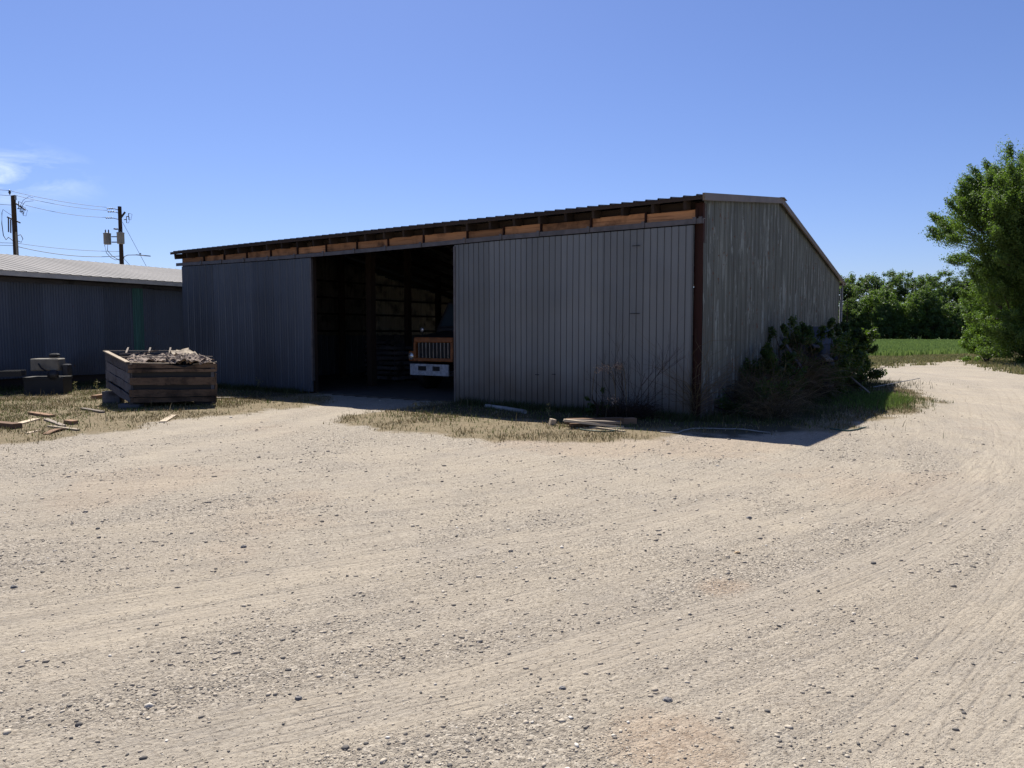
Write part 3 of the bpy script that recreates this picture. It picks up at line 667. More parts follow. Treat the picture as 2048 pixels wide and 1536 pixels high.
zr = 3.285+.99*Wd*.51/5.3*.98
m = MB(); m.add([(X0-.3, 5.11, zr), (X1+.2, 5.11, zr), (X1+.2, 19.8, 3.1), (X0-.3, 19.8, 3.1), (X0-.3, 5.11, zr-.01), (X1+.2, 5.11, zr-.01), (X1+.2, 19.8, 3.09), (X0-.3, 19.8, 3.09)], [(0, 1, 2, 3), (7, 6, 5, 4), (0, 4, 5, 1), (2, 6, 7, 3)]); m.build('roof', M['lroof'], lb)
MB().box(X0-.3, X1+.2, -.045, -.02, 3.145, 3.282).build('fascia', M['ltrim'], lb)
MB().box(X0-.3, X1+.2, -.019, .36, 3.13, 3.143).build('soffit', M['darkwood'], lb)
m = MB(); x = X0
while x < X1:
    l = random.uniform(1.2, 3.0); m.box(x, min(X1, x+l), .355+random.uniform(-.01, .01), .385, 3.02+random.uniform(-.02, .01), 3.13); x += l+.02
m.build('trim_board', M['crateg'], lb)
x = X0+.3
while x < X1: MB().box(x-.1, x+.1, .5, .7, -.05, .025).build('pier', M['tank'], lb); x += 2.4

# ------------------------------------------------------------ machine on a dark skid by the left building
mc = empty('machine', (-12.05, 18.75, 0), math.atan2(.88, .476)-.9); tag(mc, 'beige metal machine on a dark skid against the left building', 'machine')
m = MB(); m.box(-.30, .36, -.2, .25, .62, .93, bev=.02); m.build('housing', M['beige'], mc)
MB().box(.10, .30, -.1, .12, .95, 1.06, bev=.03).build('cap', M['black'], mc)
m = MB(); m.box(-.45, .5, -.28, .3, .40, .46); m.box(-.40, -.34, -.2, -.14, .0, .40); m.box(.38, .44, -.2, -.14, .0, .40); m.box(-.40, -.34, .15, .21, .0, .40); m.box(.38, .44, .15, .21, .0, .40); m.box(-.44, .48, -.26, .28, .0, .40); m.build('skid', M['black'], mc)
MB().lathe((.25, -.25, .52), [(0, -.06), (.12, -.06), (.12, .06), (0, .06)], 16, Matrix.Rotation(R(90), 3, 'X')).build('pulley', M['darkmetal'], mc)
MB().box(.40, .55, -.1, .15, .48, .78, bev=.02).build('motor', M['darkmetal'], mc)
m = MB(); m.tube([(-.1, -.2, .8), (0, -.3, .7), (.12, -.32, .62)], .02, 6); m.build('hose', M['black'], mc)
fb = empty('roller_conveyor', (-13.15, 18.1, 0), R(20)); tag(fb, 'long dark steel conveyor frame beside the beige machine at the left edge', 'conveyor')
for yy in (-.22, .22): MB().box(-2.2, .8, yy-.03, yy+.03, .50, .64).build('side_rail', M['black'], fb)
for k in range(9): MB().tube([(-2.0+k*.32, -.19, .58), (-2.0+k*.32, .19, .58)], .035, 8).build('roller', M['black'], fb)
for xx in (-2.0, -.6): MB().box(xx-.03, xx+.03, -.2, .2, .0, .50).build('leg', M['black'], fb)

# ------------------------------------------------------------ big racked plank crate
cr_ = empty('plank_crate', (-7.75, 16.0, 0)); tag(cr_, 'large racked crate of rough dark planks with torn brown lining spilling over its top', 'crate')
off = Vector((-7.75, 16.0, 0))
FLb, FRb, BLb, BRb = Vector((-7.94, 14.98, .12)), Vector((-6.38, 15.6, .09)), Vector((-9.2, 16.4, .33)), Vector((-7.64, 17.02, .30))
FLt, FRt, BLt, BRt = Vector((-7.94, 14.97, .965)), Vector((-6.36, 15.6, .955)), Vector((-9.2, 16.4, 1.165)), Vector((-7.62, 17.02, 1.15))
def plankside(A, B, At, Bt, nb, name, mat, th=.03, over=.03, seed=1):
    rr = random.Random(seed); d = (B-A).normalized(); nrm = d.cross(Vector((0, 0, 1))).normalized()
    cuts = [0]+sorted((k+rr.uniform(-.1, .1))/nb for k in range(1, nb))+[1]
    o = None
    spans = [(cuts[k], cuts[k+1]) for k in range(nb)] if name != 'front_board' else [(.01, .15), (.16, .37), (.44, .66), (.74, .86), (.862, 1)]
    for k in range(nb):
        cuts[k:k+2] = spans[k] if name == 'front_board' else cuts[k:k+2]
        a, b = cuts[k]+rr.uniform(.004, .034), cuts[k+1]-rr.uniform(.004, .030); sh = rr.uniform(-.008, .008)
        m = MB(); segs = 8; rows = []
        for i in range(segs+1):
            t_ = i/segs; ww = .004*math.sin(i*1.7+k*2.2)
            lo = (A.lerp(At, a)).lerp(B.lerp(Bt, a), t_); hi = (A.lerp(At, b)).lerp(B.lerp(Bt, b), t_)
            lo.z += rr.uniform(-.009, .009); hi.z += rr.uniform(-.012, .006)
            if k == nb-1: hi.z += -.085*math.exp(-((t_-.62)/.14)**2) if name == 'front_board' else 0
            rows.append([p+nrm*(sh+ww+(0, .012, -.006, .009, -.004)[k % 5])-off for p in (lo, hi)]+[p+nrm*(sh+ww-th)-off for p in (hi, lo)])
        vs = [p for r_ in rows for p in r_]; fs = []
        for i in range(segs):
            for q in range(4): fs.append((i*4+q, i*4+(q+1) % 4, i*4+4+(q+1) % 4, i*4+4+q)[::-1])
        fs += [(0, 1, 2, 3), tuple(segs*4+q for q in (3, 2, 1, 0))]
        m.add(vs, fs); m.build(name, mat, cr_)
plankside(FLb, FRb, FLt, FRt, 5, 'front_board', M['crate'], seed=3)
plankside(BLb, FLb, BLt, FLt, 4, 'side_board', M['crateg'], seed=5)
plankside(FRb, BRb, FRt, BRt, 4, 'side_board', M['crate'], seed=7)
plankside(BRb, BLb, BRt, BLt, 4, 'back_board', M['crateg'], seed=9)
ins = [p+(c_-p)*.045 for p, c_ in ((FLb, BRb), (FRb, BLb), (BRb, FLb), (BLb, FRb), (FLt, BRt), (FRt, BLt), (BRt, FLt), (BLt, FRt))]
ins = [p-off-(Vector((0, 0, .06)) if i > 3 else Vector((0, 0, -.02))) for i, p in enumerate(ins)]
MB().add(ins, [(3, 2, 1, 0), (0, 1, 5, 4), (1, 2, 6, 5), (2, 3, 7, 6), (3, 0, 4, 7)]).build('gap_shade_backing', M['black'], cr_)  # black backing added inside so the board gaps look shaded
for A, B in ((FLb, FLt), (FRb, FRt), (BLb, BLt), (BRb, BRt)):
    c4 = (FLb+FRb+BLb+BRb)/4; dd = (c4-A); dd.z = 0; dd = dd.normalized()*.09
    MB().bar(A+dd-off, B+dd-off-Vector((0, 0, .02)), .07, .07).build('corner_post', M['crateg'], cr_)
MB().bar(BLt-off+Vector((0, 0, .02)), FLt-off+Vector((0, 0, .02)), .09, .025).build('top_rail', M['fresh'], cr_)
MB().bar(FLt.lerp(FRt, .01)-off+Vector((0, .05, .012)), FLt.lerp(FRt, .45)-off+Vector((0, .05, -.01)), .08, .02).build('top_rail', M['fresh'], cr_)
MB().bar(FLt.lerp(FRt, .72)-off+Vector((0, .02, -.03)), FRt-off+Vector((0, .02, .012)), .07, .015).build('top_rail', M['fresh'], cr_)
MB().bar(BLt-off+Vector((0, -.05, .02)), BRt-off+Vector((0, -.05, .02)), .08, .025).build('top_rail', M['weather'], cr_)
for t_ in (.28, .55, .8):
    a = BLt.lerp(BRt, t_)-off+Vector((0, 0, .04)); MB().bar(a+Vector((-.07, .12, .05)), a+Vector((.10, -.30, -.06)), .035, .02).build('batten', M['weather'], cr_)
MB().bar(BLt.lerp(FLt, .35)-off+Vector((.0, 0, -.03)), BRt.lerp(FRt, .4)-off+Vector((0, 0, -.03)), .09, .03).build('cross_slat', M['weather'], cr_)
def crumple(name, A, B, C_, D, nx, ny, amp, mat, parent, o3, seed):
    rr = np.random.default_rng(seed); vs = []; fs = []
    for i in range(nx+1):
        for j in range(ny+1):
            p = (A.lerp(B, i/nx)).lerp(D.lerp(C_, i/nx), j/ny)
            z = amp*(vnoise(np.array(i*.45+seed), np.array(j*.42), seed)*1.5+vnoise(np.array(i*1.1), np.array(j*1.1+seed), seed+3)*1.3-1.5)
            q = p+Vector((rr.uniform(-.02, .02), rr.uniform(-.02, .02), float(z)))-o3; vs.append(q)
    k = ny+1; nvt = len(vs)
    for i in range(nx):
        for j in range(ny): fs.append((i*k+j, (i+1)*k+j, (i+1)*k+j+1, i*k+j+1))
    v2 = [v-Vector((0, 0, .012)) for v in vs]; fs2 = [tuple(x+nvt for x in f[::-1]) for f in fs]; ed = []
    for i in range(nx): ed.append((i*k, i*k+nvt, (i+1)*k+nvt, (i+1)*k)); ed.append((i*k+ny, (i+1)*k+ny, (i+1)*k+ny+nvt, i*k+ny+nvt))
    for j in range(ny): ed.append((j, j+1, j+1+nvt, j+nvt)); ed.append((nx*k+j, nx*k+j+nvt, nx*k+j+1+nvt, nx*k+j+1))
    return MB().add(vs+v2, fs+fs2+ed).build(name, mat, parent)
q = lambda a, b, dz=0.: FLt.lerp(FRt, a).lerp(BLt.lerp(BRt, a), b)+Vector((0, 0, dz))
crumple('torn_lining', q(.06, .05, .0), q(1.0, .03, .05), q(.98, .85, .03), q(.15, .75, -.03), 36, 18, .065, M['torn'], cr_, off, 4)
crumple('torn_lining', q(.45, -.02, .03), q(.9, -.05, .04), q(.92, .22, .09), q(.5, .25, .07), 22, 9, .075, M['torn'], cr_, off, 9)
crumple('torn_lining', q(.72, .6, .02), q(1.0, .55, .02), q(1.0, .97, .05), q(.75, .98, .03), 9, 8, .07, M['fresh'], cr_, off, 14)
for k in range(9):
    rq = random.Random(k+40); a = q(rq.uniform(.05, .8), rq.uniform(.1, .8), .05)-off; an = rq.uniform(-.5, .9); l_ = rq.uniform(.3, .7); MB().bar(a, a+Vector((math.cos(an)*l_, math.sin(an)*l_, rq.uniform(-.04, .06))), rq.uniform(.03, .08), .015).build('scrap_strip', M['weather'], cr_)
for (x_, y_, l_) in ((-8.05, 15.25, .45), (-6.75, 15.85, .4), (-9.0, 16.3, .4), (-7.8, 16.9, .4)):
    p = Vector((x_, y_, 0)); h_ = .10 if y_ < 16 else .28
    MB().box(p.x-off.x-l_/2, p.x-off.x+l_/2, p.y-off.y-.1, p.y-off.y+.12, -.01, h_, bev=.008).build('block', M['crateg'], cr_)

# ------------------------------------------------------------ loose boards, all placed on the ground
def hz(x, y): return float(height_t(np.array([x]), np.array([y]))[0])
def plank(name, a, b, w_, th, mat, label, cat, group=None, za=0., zb=0., bend=0):
    A = Vector((*G(*a, za), 0)); B = Vector((*G(*b, zb), 0)); A.z = hz(A.x, A.y)+th/2+za-.004; B.z = hz(B.x, B.y)+th/2+zb-.004
    L = (B-A).length; o = bpy.data.objects.new(name, None); c = (A+B)/2; d = (B-A).normalized()
    m = MB(); sx = d.cross(Vector((0, 0, 1))).normalized(); uz = sx.cross(d); vs = []; n = 6; rr = random.Random(int(a[0]*7+a[1]))
    for i in range(n+1):
        t_ = -L/2+L*i/n; k = bend*(1-(2*i/n-1)**2); ww = w_/2*(1+rr.uniform(-.05, .05))
        if i in (0, n): ww *= rr.uniform(.8, 1)
        for s1, s2 in ((-1, -1), (1, -1), (1, 1), (-1, 1)): vs.append(Vector((t_+(rr.uniform(-.015, .015) if i in (0, n) else 0), s1*ww, s2*th/2+k)))
    fs = []
    for i in range(n):
        for qn in range(4): fs.append((i*4+qn, i*4+(qn+1) % 4, i*4+4+(qn+1) % 4, i*4+4+qn)[::-1])
    fs += [(0, 1, 2, 3), tuple(n*4+qn for qn in (3, 2, 1, 0))]
    o = m.add(vs, fs).build(name, mat)
    o.matrix_world = Matrix(((d.x, sx.x, uz.x, c.x), (d.y, sx.y, uz.y, c.y), (d.z, sx.z, uz.z, c.z), (0, 0, 0, 1)))
    return tag(o, label, cat, group)
GL = 'scrap boards on the dry grass at the left'
plank('scrap_board', (-10, 855), (36, 860), .16, .09, M['brownb'], 'thick dark charred board cut off by the left edge of the photo', 'board', GL)
plank('scrap_board', (22, 856), (73, 841), .13, .03, M['fresh'], 'pale board pointing up from the charred board at the left edge', 'board', GL)
plank('scrap_board', (62, 830), (104, 836), .13, .05, M['brownb'], 'brown board farthest back in the scrap heap at left', 'board', GL)
plank('scrap_board', (92, 842), (128, 857), .08, .035, M['weather'], 'weathered grey lath crossing the middle of the left scrap heap', 'board', GL)
plank('scrap_board', (98, 857), (157, 864), .07, .03, M['fresh'], 'thin near-white lath at the front of the left scrap heap', 'board', GL)
plank('scrap_board', (93, 871), (130, 862), .10, .02, M['brownb'], 'short curved reddish board nearest the camera in the left scrap heap', 'board', GL, bend=.03)
plank('scrap_board', (165, 820), (206, 828), .10, .04, M['weather'], 'grey board lying alone in front of the plank crate', 'board', GL)
plank('scrap_board', (325, 846), (348, 834), .12, .025, M['fresh'], 'short pale board lying alone where the grass meets the gravel', 'board', GL)
plank('scrap_board', (432, 798), (492, 797), .16, .03, M['weather'], 'pale flat board at the shadow edge right of the plank crate', 'board', GL)
plank('scrap_board', (134, 850), (150, 852), .13, .07, M['brownb'], 'stubby dark chunk of wood at the right end of the left scrap heap', 'board', GL)
plank('scrap_board', (188, 801), (216, 797), .16, .10, M['brownb'], 'short rotten log beside the raised left corner of the plank crate', 'board', GL)
plank('scrap_board', (55, 868), (78, 864), .09, .015, M['fresh'], 'small pale splinter in the grass left of the curved reddish board', 'board', GL)
GR = 'boards piled by the corner of the right door'
plank('pile_board', (1132, 850), (1245, 846), .15, .08, M['brownb'], 'long brown board at the back of the pile before the right door', 'board', GR, .05, .06)
plank('pile_board', (1136, 847), (1243, 850), .14, .04, M['weather'], 'grey-brown board lying across the top of the pile before the right door', 'board', GR, .10, .07)
plank('pile_board', (1128, 846), (1246, 859), .07, .04, M['fresh'], 'pale lath running diagonally over the pile before the right door', 'board', GR, .12, .0)
plank('pile_board', (1210, 851), (1270, 849), .16, .10, M['brownb'], 'short thick brown board at the right end of the pile', 'board', GR)
plank('pile_board', (1150, 861), (1270, 861), .05, .022, M['fresh'], 'thin straight white lath in front of the pile', 'board', GR)
plank('pile_board', (1180, 857), (1250, 867), .05, .022, M['fresh'], 'thin white lath nearest the camera, slanting out of the pile', 'board', GR, .02, 0)
plank('pile_board', (1140, 855), (1235, 854), .17, .05, M['brownb'], 'flat rusty brown board under the diagonal pale lath', 'board', GR, .02, .02)
b = empty('wood_block', G3(1103, 853, .0)); tag(b, 'small pale wooden block standing on end left of the board pile', 'block')
MB().box(-.05, .05, -.04, .05, 0, .13, Matrix.Rotation(R(14), 4, 'Y') @ Matrix.Rotation(R(20), 4, 'Z'), bev=.006).build('block', M['fresh'], b)
m = MB(); m.tube([G3(972, 812, .05), G3(1010, 817, .05), G3(1050, 824, .05)], .045, 10); tag(m.build('plastic_pipe', M['plastic']), 'white plastic pipe lying in the shade at the foot of the right door', 'pipe')
def hosepts(px): return [Vector((*G(*p), hz(*G(*p))+.012)) for p in px]
def wob(pts, k=6):
    c = catm([(p.x, p.y) for p in pts], k); return [Vector((a, b_, hz(a, b_)+.012)) for a, b_ in c]
tag(MB().tube(wob(hosepts([(1150, 856), (1165, 864), (1195, 868), (1225, 867), (1235, 862)])), .012, 6).build('garden_hose', M['hose']), 'loop of green hose in front of the board pile', 'hose')
tag(MB().tube(wob(hosepts([(1320, 868), (1350, 869), (1370, 864), (1400, 861), (1460, 861), (1540, 866)])), .010, 6).build('thin_cable', M['plastic']), 'thin pale cable winding through the shade right of the board pile', 'cable')
tag(MB().tube(wob(hosepts([(1660, 860), (1690, 863), (1715, 860), (1732, 855)])), .012, 6).build('garden_hose', M['hose']), 'end of a hose lying in the grass by the gravel bend', 'hose')
def stone(px, py, r_, mat, label, seed):
    rr = random.Random(seed); m = MB(); x, y = G(px, py); vs = []; n = 9
    for i in range(5):
        ph = (i/4)*math.pi
        for k in range(n):
            th = 2*math.pi*k/n; q_ = r_*(1+rr.uniform(-.2, .15)); vs.append((q_*math.sin(ph)*math.cos(th)*1.25, q_*math.sin(ph)*math.sin(th), q_*math.cos(ph)*.7))
    fs = [(i*n+k, (i+1)*n+k, (i+1)*n+(k+1) % n, i*n+(k+1) % n) for i in range(4) for k in range(n)]
    o = m.add(vs, fs).build('stone', mat); o.location = (x, y, hz(x, y)+r_*.15); tag(o, label, 'stone', 'larger stones lying loose on the gravel')
stone(1475, 1107, .018, M['stone_t'], 'tan stone standing out on the gravel right of centre', 1)
stone(597, 1395, .015, M['stone_g'], 'blue-grey stone on the gravel at lower left', 2)
stone(1125, 1378, .014, M['stone_g'], 'dark stone on the gravel at bottom centre', 3)
stone(1498, 1038, .020, M['stone_g'], 'dark grey stone beyond the tan stone', 4)
stone(487, 1096, .020, M['stone_g'], 'dark stone alone on the gravel left of centre', 5)
stone(1335, 1403, .017, M['stone_g'], 'dark stone in the lower right of the gravel before the tyre tracks', 6)
stone(28, 1174, .020, M['stone_g'], 'dark stone at the far left edge of the gravel', 7)

# ------------------------------------------------------------ pebbles (beyond counting)
ICO = None
def ico():
    p = (1+5**.5)/2; v = np.array([(-1, p, 0), (1, p, 0), (-1, -p, 0), (1, -p, 0), (0, -1, p), (0, 1, p), (0, -1, -p), (0, 1, -p), (p, 0, -1), (p, 0, 1), (-p, 0, -1), (-p, 0, 1)]); v = v/np.linalg.norm(v[0])
    f_ = np.array([(0, 11, 5), (0, 5, 1), (0, 1, 7), (0, 7, 10), (0, 10, 11), (1, 5, 9), (5, 11, 4), (11, 10, 2), (10, 7, 6), (7, 1, 8), (3, 9, 4), (3, 4, 2), (3, 2, 6), (3, 6, 8), (3, 8, 9), (4, 9, 5), (2, 4, 11), (6, 2, 10), (8, 6, 7), (9, 8, 1)]); return v, f_
def pebbles(name, n, r0, r1, smin, pw, smax, mat, seed):
    rg = np.random.default_rng(seed); a = rg.uniform(R(90-40), R(90+40), n*3); r_ = r0*(r1/r0)**rg.uniform(0, 1, n*3)
    x = np.cos(a)*r_; y = np.sin(a)*r_
    u, m, al = tracks(x, y); ll, lm, vg, vr, fd, clay, n1, n2, n3 = masks(x, y)
    rr = np.hypot(x-CX, y-CY); lane = fbm(rr*2.2, np.arctan2(y-CY, x-CX)*2.2, 41, 4)
    pr = (.22+sm(.46, .66, fbm(x*.8+3, y*.8+1, 51)*.55+lane*.45)*.6+sm(.5, .8, fbm(x*2.6, y*2.6, 61))*.5)*(1-.55*m)*(1-.75*np.clip(ll+lm, 0, 1))
    keep = np.where(rg.uniform(0, 1, n*3) < pr)[0][:n]; x, y, r_, m = x[keep], y[keep], r_[keep], m[keep]; k = len(x)
    size = np.minimum(smin*(1-rg.uniform(0, .9995, k))**(-1/pw), smax)*(.7+.3*np.clip(r_/4, 0, 2.5))
    v, f_ = ico(); nv = len(v)
    P_ = v[None]*(1+rg.uniform(-.28, .28, (k, nv, 1))); sc_ = np.stack([rg.uniform(.8, 1.5, k), rg.uniform(.7, 1.0, k), rg.uniform(.35, .75, k)], 1)
    P_ = P_*sc_[:, None]*size[:, None, None]; t_ = rg.uniform(0, 6.28, k); c, s = np.cos(t_)[:, None], np.sin(t_)[:, None]
    X = P_[..., 0]*c-P_[..., 1]*s+x[:, None]; Y = P_[..., 0]*s+P_[..., 1]*c+y[:, None]; Z = P_[..., 2]+(height(x, y)*(1-.5*m)-.005*m+size*.15)[:, None]
    V = np.stack([X, Y, Z], -1).reshape(-1, 3); Fc = (f_[None]+(np.arange(k)*nv)[:, None, None]).reshape(-1, 3)
    return np_mesh(name, V, Fc, mat)
t = NT('pebble'); gi = t.n('ShaderNodeNewGeometry'); pc = t.ramp(gi.outputs['Random Per Island'], [(0, (.085, .08, .075)), (.08, (.16, .145, .125)), (.3, (.31, .265, .205)), (.75, (.37, .32, .25)), (.96, (.47, .41, .32)), (1, (.58, .54, .47))]); t.set(.9, 0, pc, .15); M['pebble'] = t.m
tag(pebbles('pebbles', 70000, 2.2, 13, .0024, 3.1, .012, M['pebble'], 5), 'loose pebbles and grit scattered over the gravel yard', 'pebbles', kind='stuff')
tag(pebbles('coarse_gravel', 2600, 2.3, 26, .0055, 3.0, .018, M['pebble'], 6), 'coarser loose stones strewn over the gravel yard', 'gravel', kind='stuff')

# ------------------------------------------------------------ grass
def blades(x, y, z, h_, w_, seed, lean=.5, nseg=2):
    rg = np.random.default_rng(seed); k = len(x); a = rg.uniform(0, 6.28, k); la = rg.uniform(0, 6.28, k); le = rg.uniform(0, lean, k)*h_
    dx, dy = np.cos(a)*w_/2, np.sin(a)*w_/2; lx, ly = np.cos(la)*le, np.sin(la)*le
    hh = np.sqrt(np.maximum(h_**2-le**2, (h_*.25)**2))
    V = np.stack([np.stack([x-dx, y-dy, z], 1), np.stack([x+dx, y+dy, z], 1),
        np.stack([x+dx*.7+lx*.35, y+dy*.7+ly*.35, z+hh*.6], 1), np.stack([x-dx*.7+lx*.35, y-dy*.7+ly*.35, z+hh*.6], 1),
        np.stack([x+lx, y+ly, z+hh], 1)], 1).reshape(-1, 3)
    b_ = np.arange(k)*5; Q = np.concatenate([np.stack([b_, b_+1, b_+2], 1), np.stack([b_, b_+2, b_+3], 1), np.stack([b_+3, b_+2, b_+4], 1)])
    return V, Q
def scatter(n, a0, a1, r0, r1, seed):
    rg = np.random.default_rng(seed); a = np.radians(rg.uniform(90-a1, 90-a0, n)); r_ = np.sqrt(rg.uniform(r0*r0, r1*r1, n)); return np.cos(a)*r_, np.sin(a)*r_, rg
def inshed(x, y):
    lx = (x-SL[0])*DIRS[0]+(y-SL[1])*DIRS[1]; ly = (x-SL[0])*NRM[0]+(y-SL[1])*NRM[1]
    return (lx > .0) & (lx < LEN) & (ly > -.05) & (ly < DEP)
M['drygrass'] = straw('dry_grass', [(.30, .225, .12), (.18, .135, .065), (.11, .095, .04), (.25, .19, .10), (.09, .09, .03), (.46, .38, .25)])
M['greengrass'] = straw('green_grass', [(.06, .10, .02), (.10, .14, .03), (.05, .08, .018), (.13, .14, .045), (.08, .12, .025)], .3)
x, y, rg = scatter(420000, -45, 42, 9.5, 26, 11)
ll, lm, vg, vr, fd, cl, n1, n2, n3 = masks(x, y); patch = fbm(x*1.3, y*1.3, 71)
keep = (rg.uniform(0, 1, len(x)) < np.clip(ll+lm, 0, 1)*(.05+.82*sm(.36, .6, patch))*(1-.85*soil_shade_mask(x, y, n1, n2))) & ~inshed(x, y); x, y = x[keep], y[keep]
V, Q = blades(x, y, height_t(x, y)-.004, rg.uniform(.025, .075, len(x)), rg.uniform(.006, .014, len(x)), 3, .99)
tag(np_mesh('dry_grass', V, Q, M['drygrass']), 'short dry straw-coloured grass round the buildings', 'grass', kind='stuff')
x, y, rg = scatter(260000, -45, 42, 9.5, 30, 12)
ll, lm, vg, vr, fd, cl, n1, n2, n3 = masks(x, y); patch = fbm(x*.9+4, y*.9, 73); inn = sm(.0, 1.3, np.maximum(sdf(lawn_l, x, y), sdf(lawn_m, x, y)))
lush = np.exp(-((x-8.6)**2/2.2+(y-16.2)**2/5))
keep = (rg.uniform(0, 1, len(x)) < np.clip(ll+lm, 0, 1)*(.06+inn*.40*sm(.40, .60, patch)+.8*lush)) & ~inshed(x, y); x, y, ls = x[keep], y[keep], lush[keep]
lx_, ly_ = rg.normal(8.75, .75, 9000), rg.normal(16.6, 1.5, 9000); l_ = masks(lx_, ly_)[1] > rg.uniform(.2, .9, 9000); 
V, Q = blades(x, y, height_t(x, y)-.004, rg.uniform(.03, .085, len(x))*(1+1.2*ls), rg.uniform(.007, .014, len(x)), 4, .8)
tag(np_mesh('green_grass', V, Q, M['greengrass']), 'green grass growing among the dry turf beside the shed', 'grass', kind='stuff')
n_ = 26000; sx_ = rg.uniform(0, LEN, n_); sy_ = -np.abs(rg.normal(0, .22, n_))-.13; kp = ((sx_ < 5.9) | (sx_ > 11)) & (rg.uniform(0, 1, n_) < .25+.75*sm(.4, .6, vnoise(sx_*1.7, sy_*2, 5)))
gx_ = SL[0]+DIRS[0]*sx_+NRM[0]*sy_; gy_ = SL[1]+DIRS[1]*sx_+NRM[1]*sy_; gx_, gy_ = gx_[kp], gy_[kp]
tt = rg.uniform(-3, 9, 12000); off_ = rg.normal(.15, .25, 12000); gx_ = np.append(gx_, -13.84+.476*tt-.88*off_); gy_ = np.append(gy_, 19.6+.88*tt+.476*off_)
ng = 22000; sy2 = rg.uniform(-.4, DEP, ng); sx2 = LEN+np.abs(rg.normal(0, .95, ng)); kp = rg.uniform(0, 1, ng) < .2+.8*sm(.4, .6, vnoise(sx2*1.7, sy2*1.4, 8)); sx2, sy2 = sx2[kp], sy2[kp]
gx_ = np.append(gx_, SL[0]+DIRS[0]*sx2+NRM[0]*sy2); gy_ = np.append(gy_, SL[1]+DIRS[1]*sx2+NRM[1]*sy2)
V, Q = blades(gx_, gy_, height_t(gx_, gy_)-.004, rg.uniform(.05, .24, len(gx_))*rg.uniform(.4, 1, len(gx_)), rg.uniform(.006, .014, len(gx_)), 8, .7)
M['rank'] = straw('rank_grass', [(.03, .05, .015), (.05, .07, .02), (.025, .04, .013), (.09, .075, .04), (.04, .06, .018)], .2)
tag(np_mesh('wall_weeds', V, Q, M['rank']), 'rank grass and weeds along the foot of the shed and left building', 'weeds', kind='stuff')
hx_, hy_, rgh = scatter(9000, -45, 42, 9.5, 24, 19); hm = masks(hx_, hy_); hk = (rgh.uniform(0, 1, 9000) < np.clip(hm[0]+hm[1], 0, 1)*.22*sm(.45, .65, fbm(hx_*1.1, hy_*1.1, 77))) & ~inshed(hx_, hy_); hx_, hy_ = hx_[hk], hy_[hk]
V, Q = blades(hx_, hy_, height_t(hx_, hy_)-.004, rgh.uniform(.10, .26, len(hx_)), rgh.uniform(.006, .011, len(hx_)), 18, .6)
tag(np_mesh('tall_stalks', V, Q, M['drygrass']), 'taller dead stalks standing out of the dry turf', 'grass', kind='stuff')
lx_, ly_ = rg.normal(8.6, .7, 16000), rg.normal(16.4, 1.5, 16000); l_ = (sdf(lawn_m, lx_, ly_) > rg.uniform(.25, .7, 16000)) & ~inshed(lx_, ly_); lx_, ly_ = lx_[l_], ly_[l_]
V, Q = blades(lx_, ly_, height_t(lx_, ly_)-.004, rg.uniform(.05, .13, len(lx_)), rg.uniform(.008, .016, len(lx_)), 9, .8)
M['lush'] = straw('lush_grass', [(.12, .20, .035), (.16, .25, .05), (.09, .15, .028), (.19, .24, .07)], .35)
tag(np_mesh('lush_grass', V, Q, M['lush']), 'fresh green grass in the bend beside the gable shadow', 'grass', kind='stuff')
# verge past the gravel road and crop field behind
x, y, rg = scatter(260000, 18, 46, 29, 62, 13)
ll, lm, vg, vr, fd, cl, n1, n2, n3 = masks(x, y); pp = np.clip(vg+vr, 0, 1)*(1-fd)
keep = rg.uniform(0, 1, len(x)) < pp*(.25+.6*sm(.4, .6, fbm(x*.7, y*.7, 75))); x, y = x[keep], y[keep]
V, Q = blades(x, y, height_t(x, y)-.01, rg.uniform(.06, .20, len(x)), rg.uniform(.03, .06, len(x)), 5, .9)
M['vergegrass'] = straw('verge_grass', [(.11, .14, .04), (.26, .22, .11), (.14, .165, .045), (.34, .28, .15), (.10, .125, .035)], .25)
tag(np_mesh('verge_grass', V, Q, M['vergegrass']), 'mixed green and straw grass verge beyond the gravel road', 'grass', kind='stuff')
x, y, rg = scatter(330000, 10, 40, 42, 150, 14); rr_ = np.hypot(x, y)
w2 = rg.uniform(0, 1, len(x)) < (60/rr_)
fd = sm(-.3, .5, sdf(field, x, y)); keep = (rg.uniform(0, 1, len(x)) < fd) & w2; x, y, rr_ = x[keep], y[keep], rr_[keep]
V, Q = blades(x, y, x*0-.01, rg.uniform(.32, .50, len(x)), .05+rr_*.0012, 6, .35)
M['crop'] = straw('crop_leaf', [(.16, .23, .058), (.19, .27, .07), (.135, .20, .05), (.21, .28, .08)], .35)
tag(np_mesh('field_crop', V, Q, M['crop']), 'even green crop covering the field beyond the road', 'crop', kind='stuff')

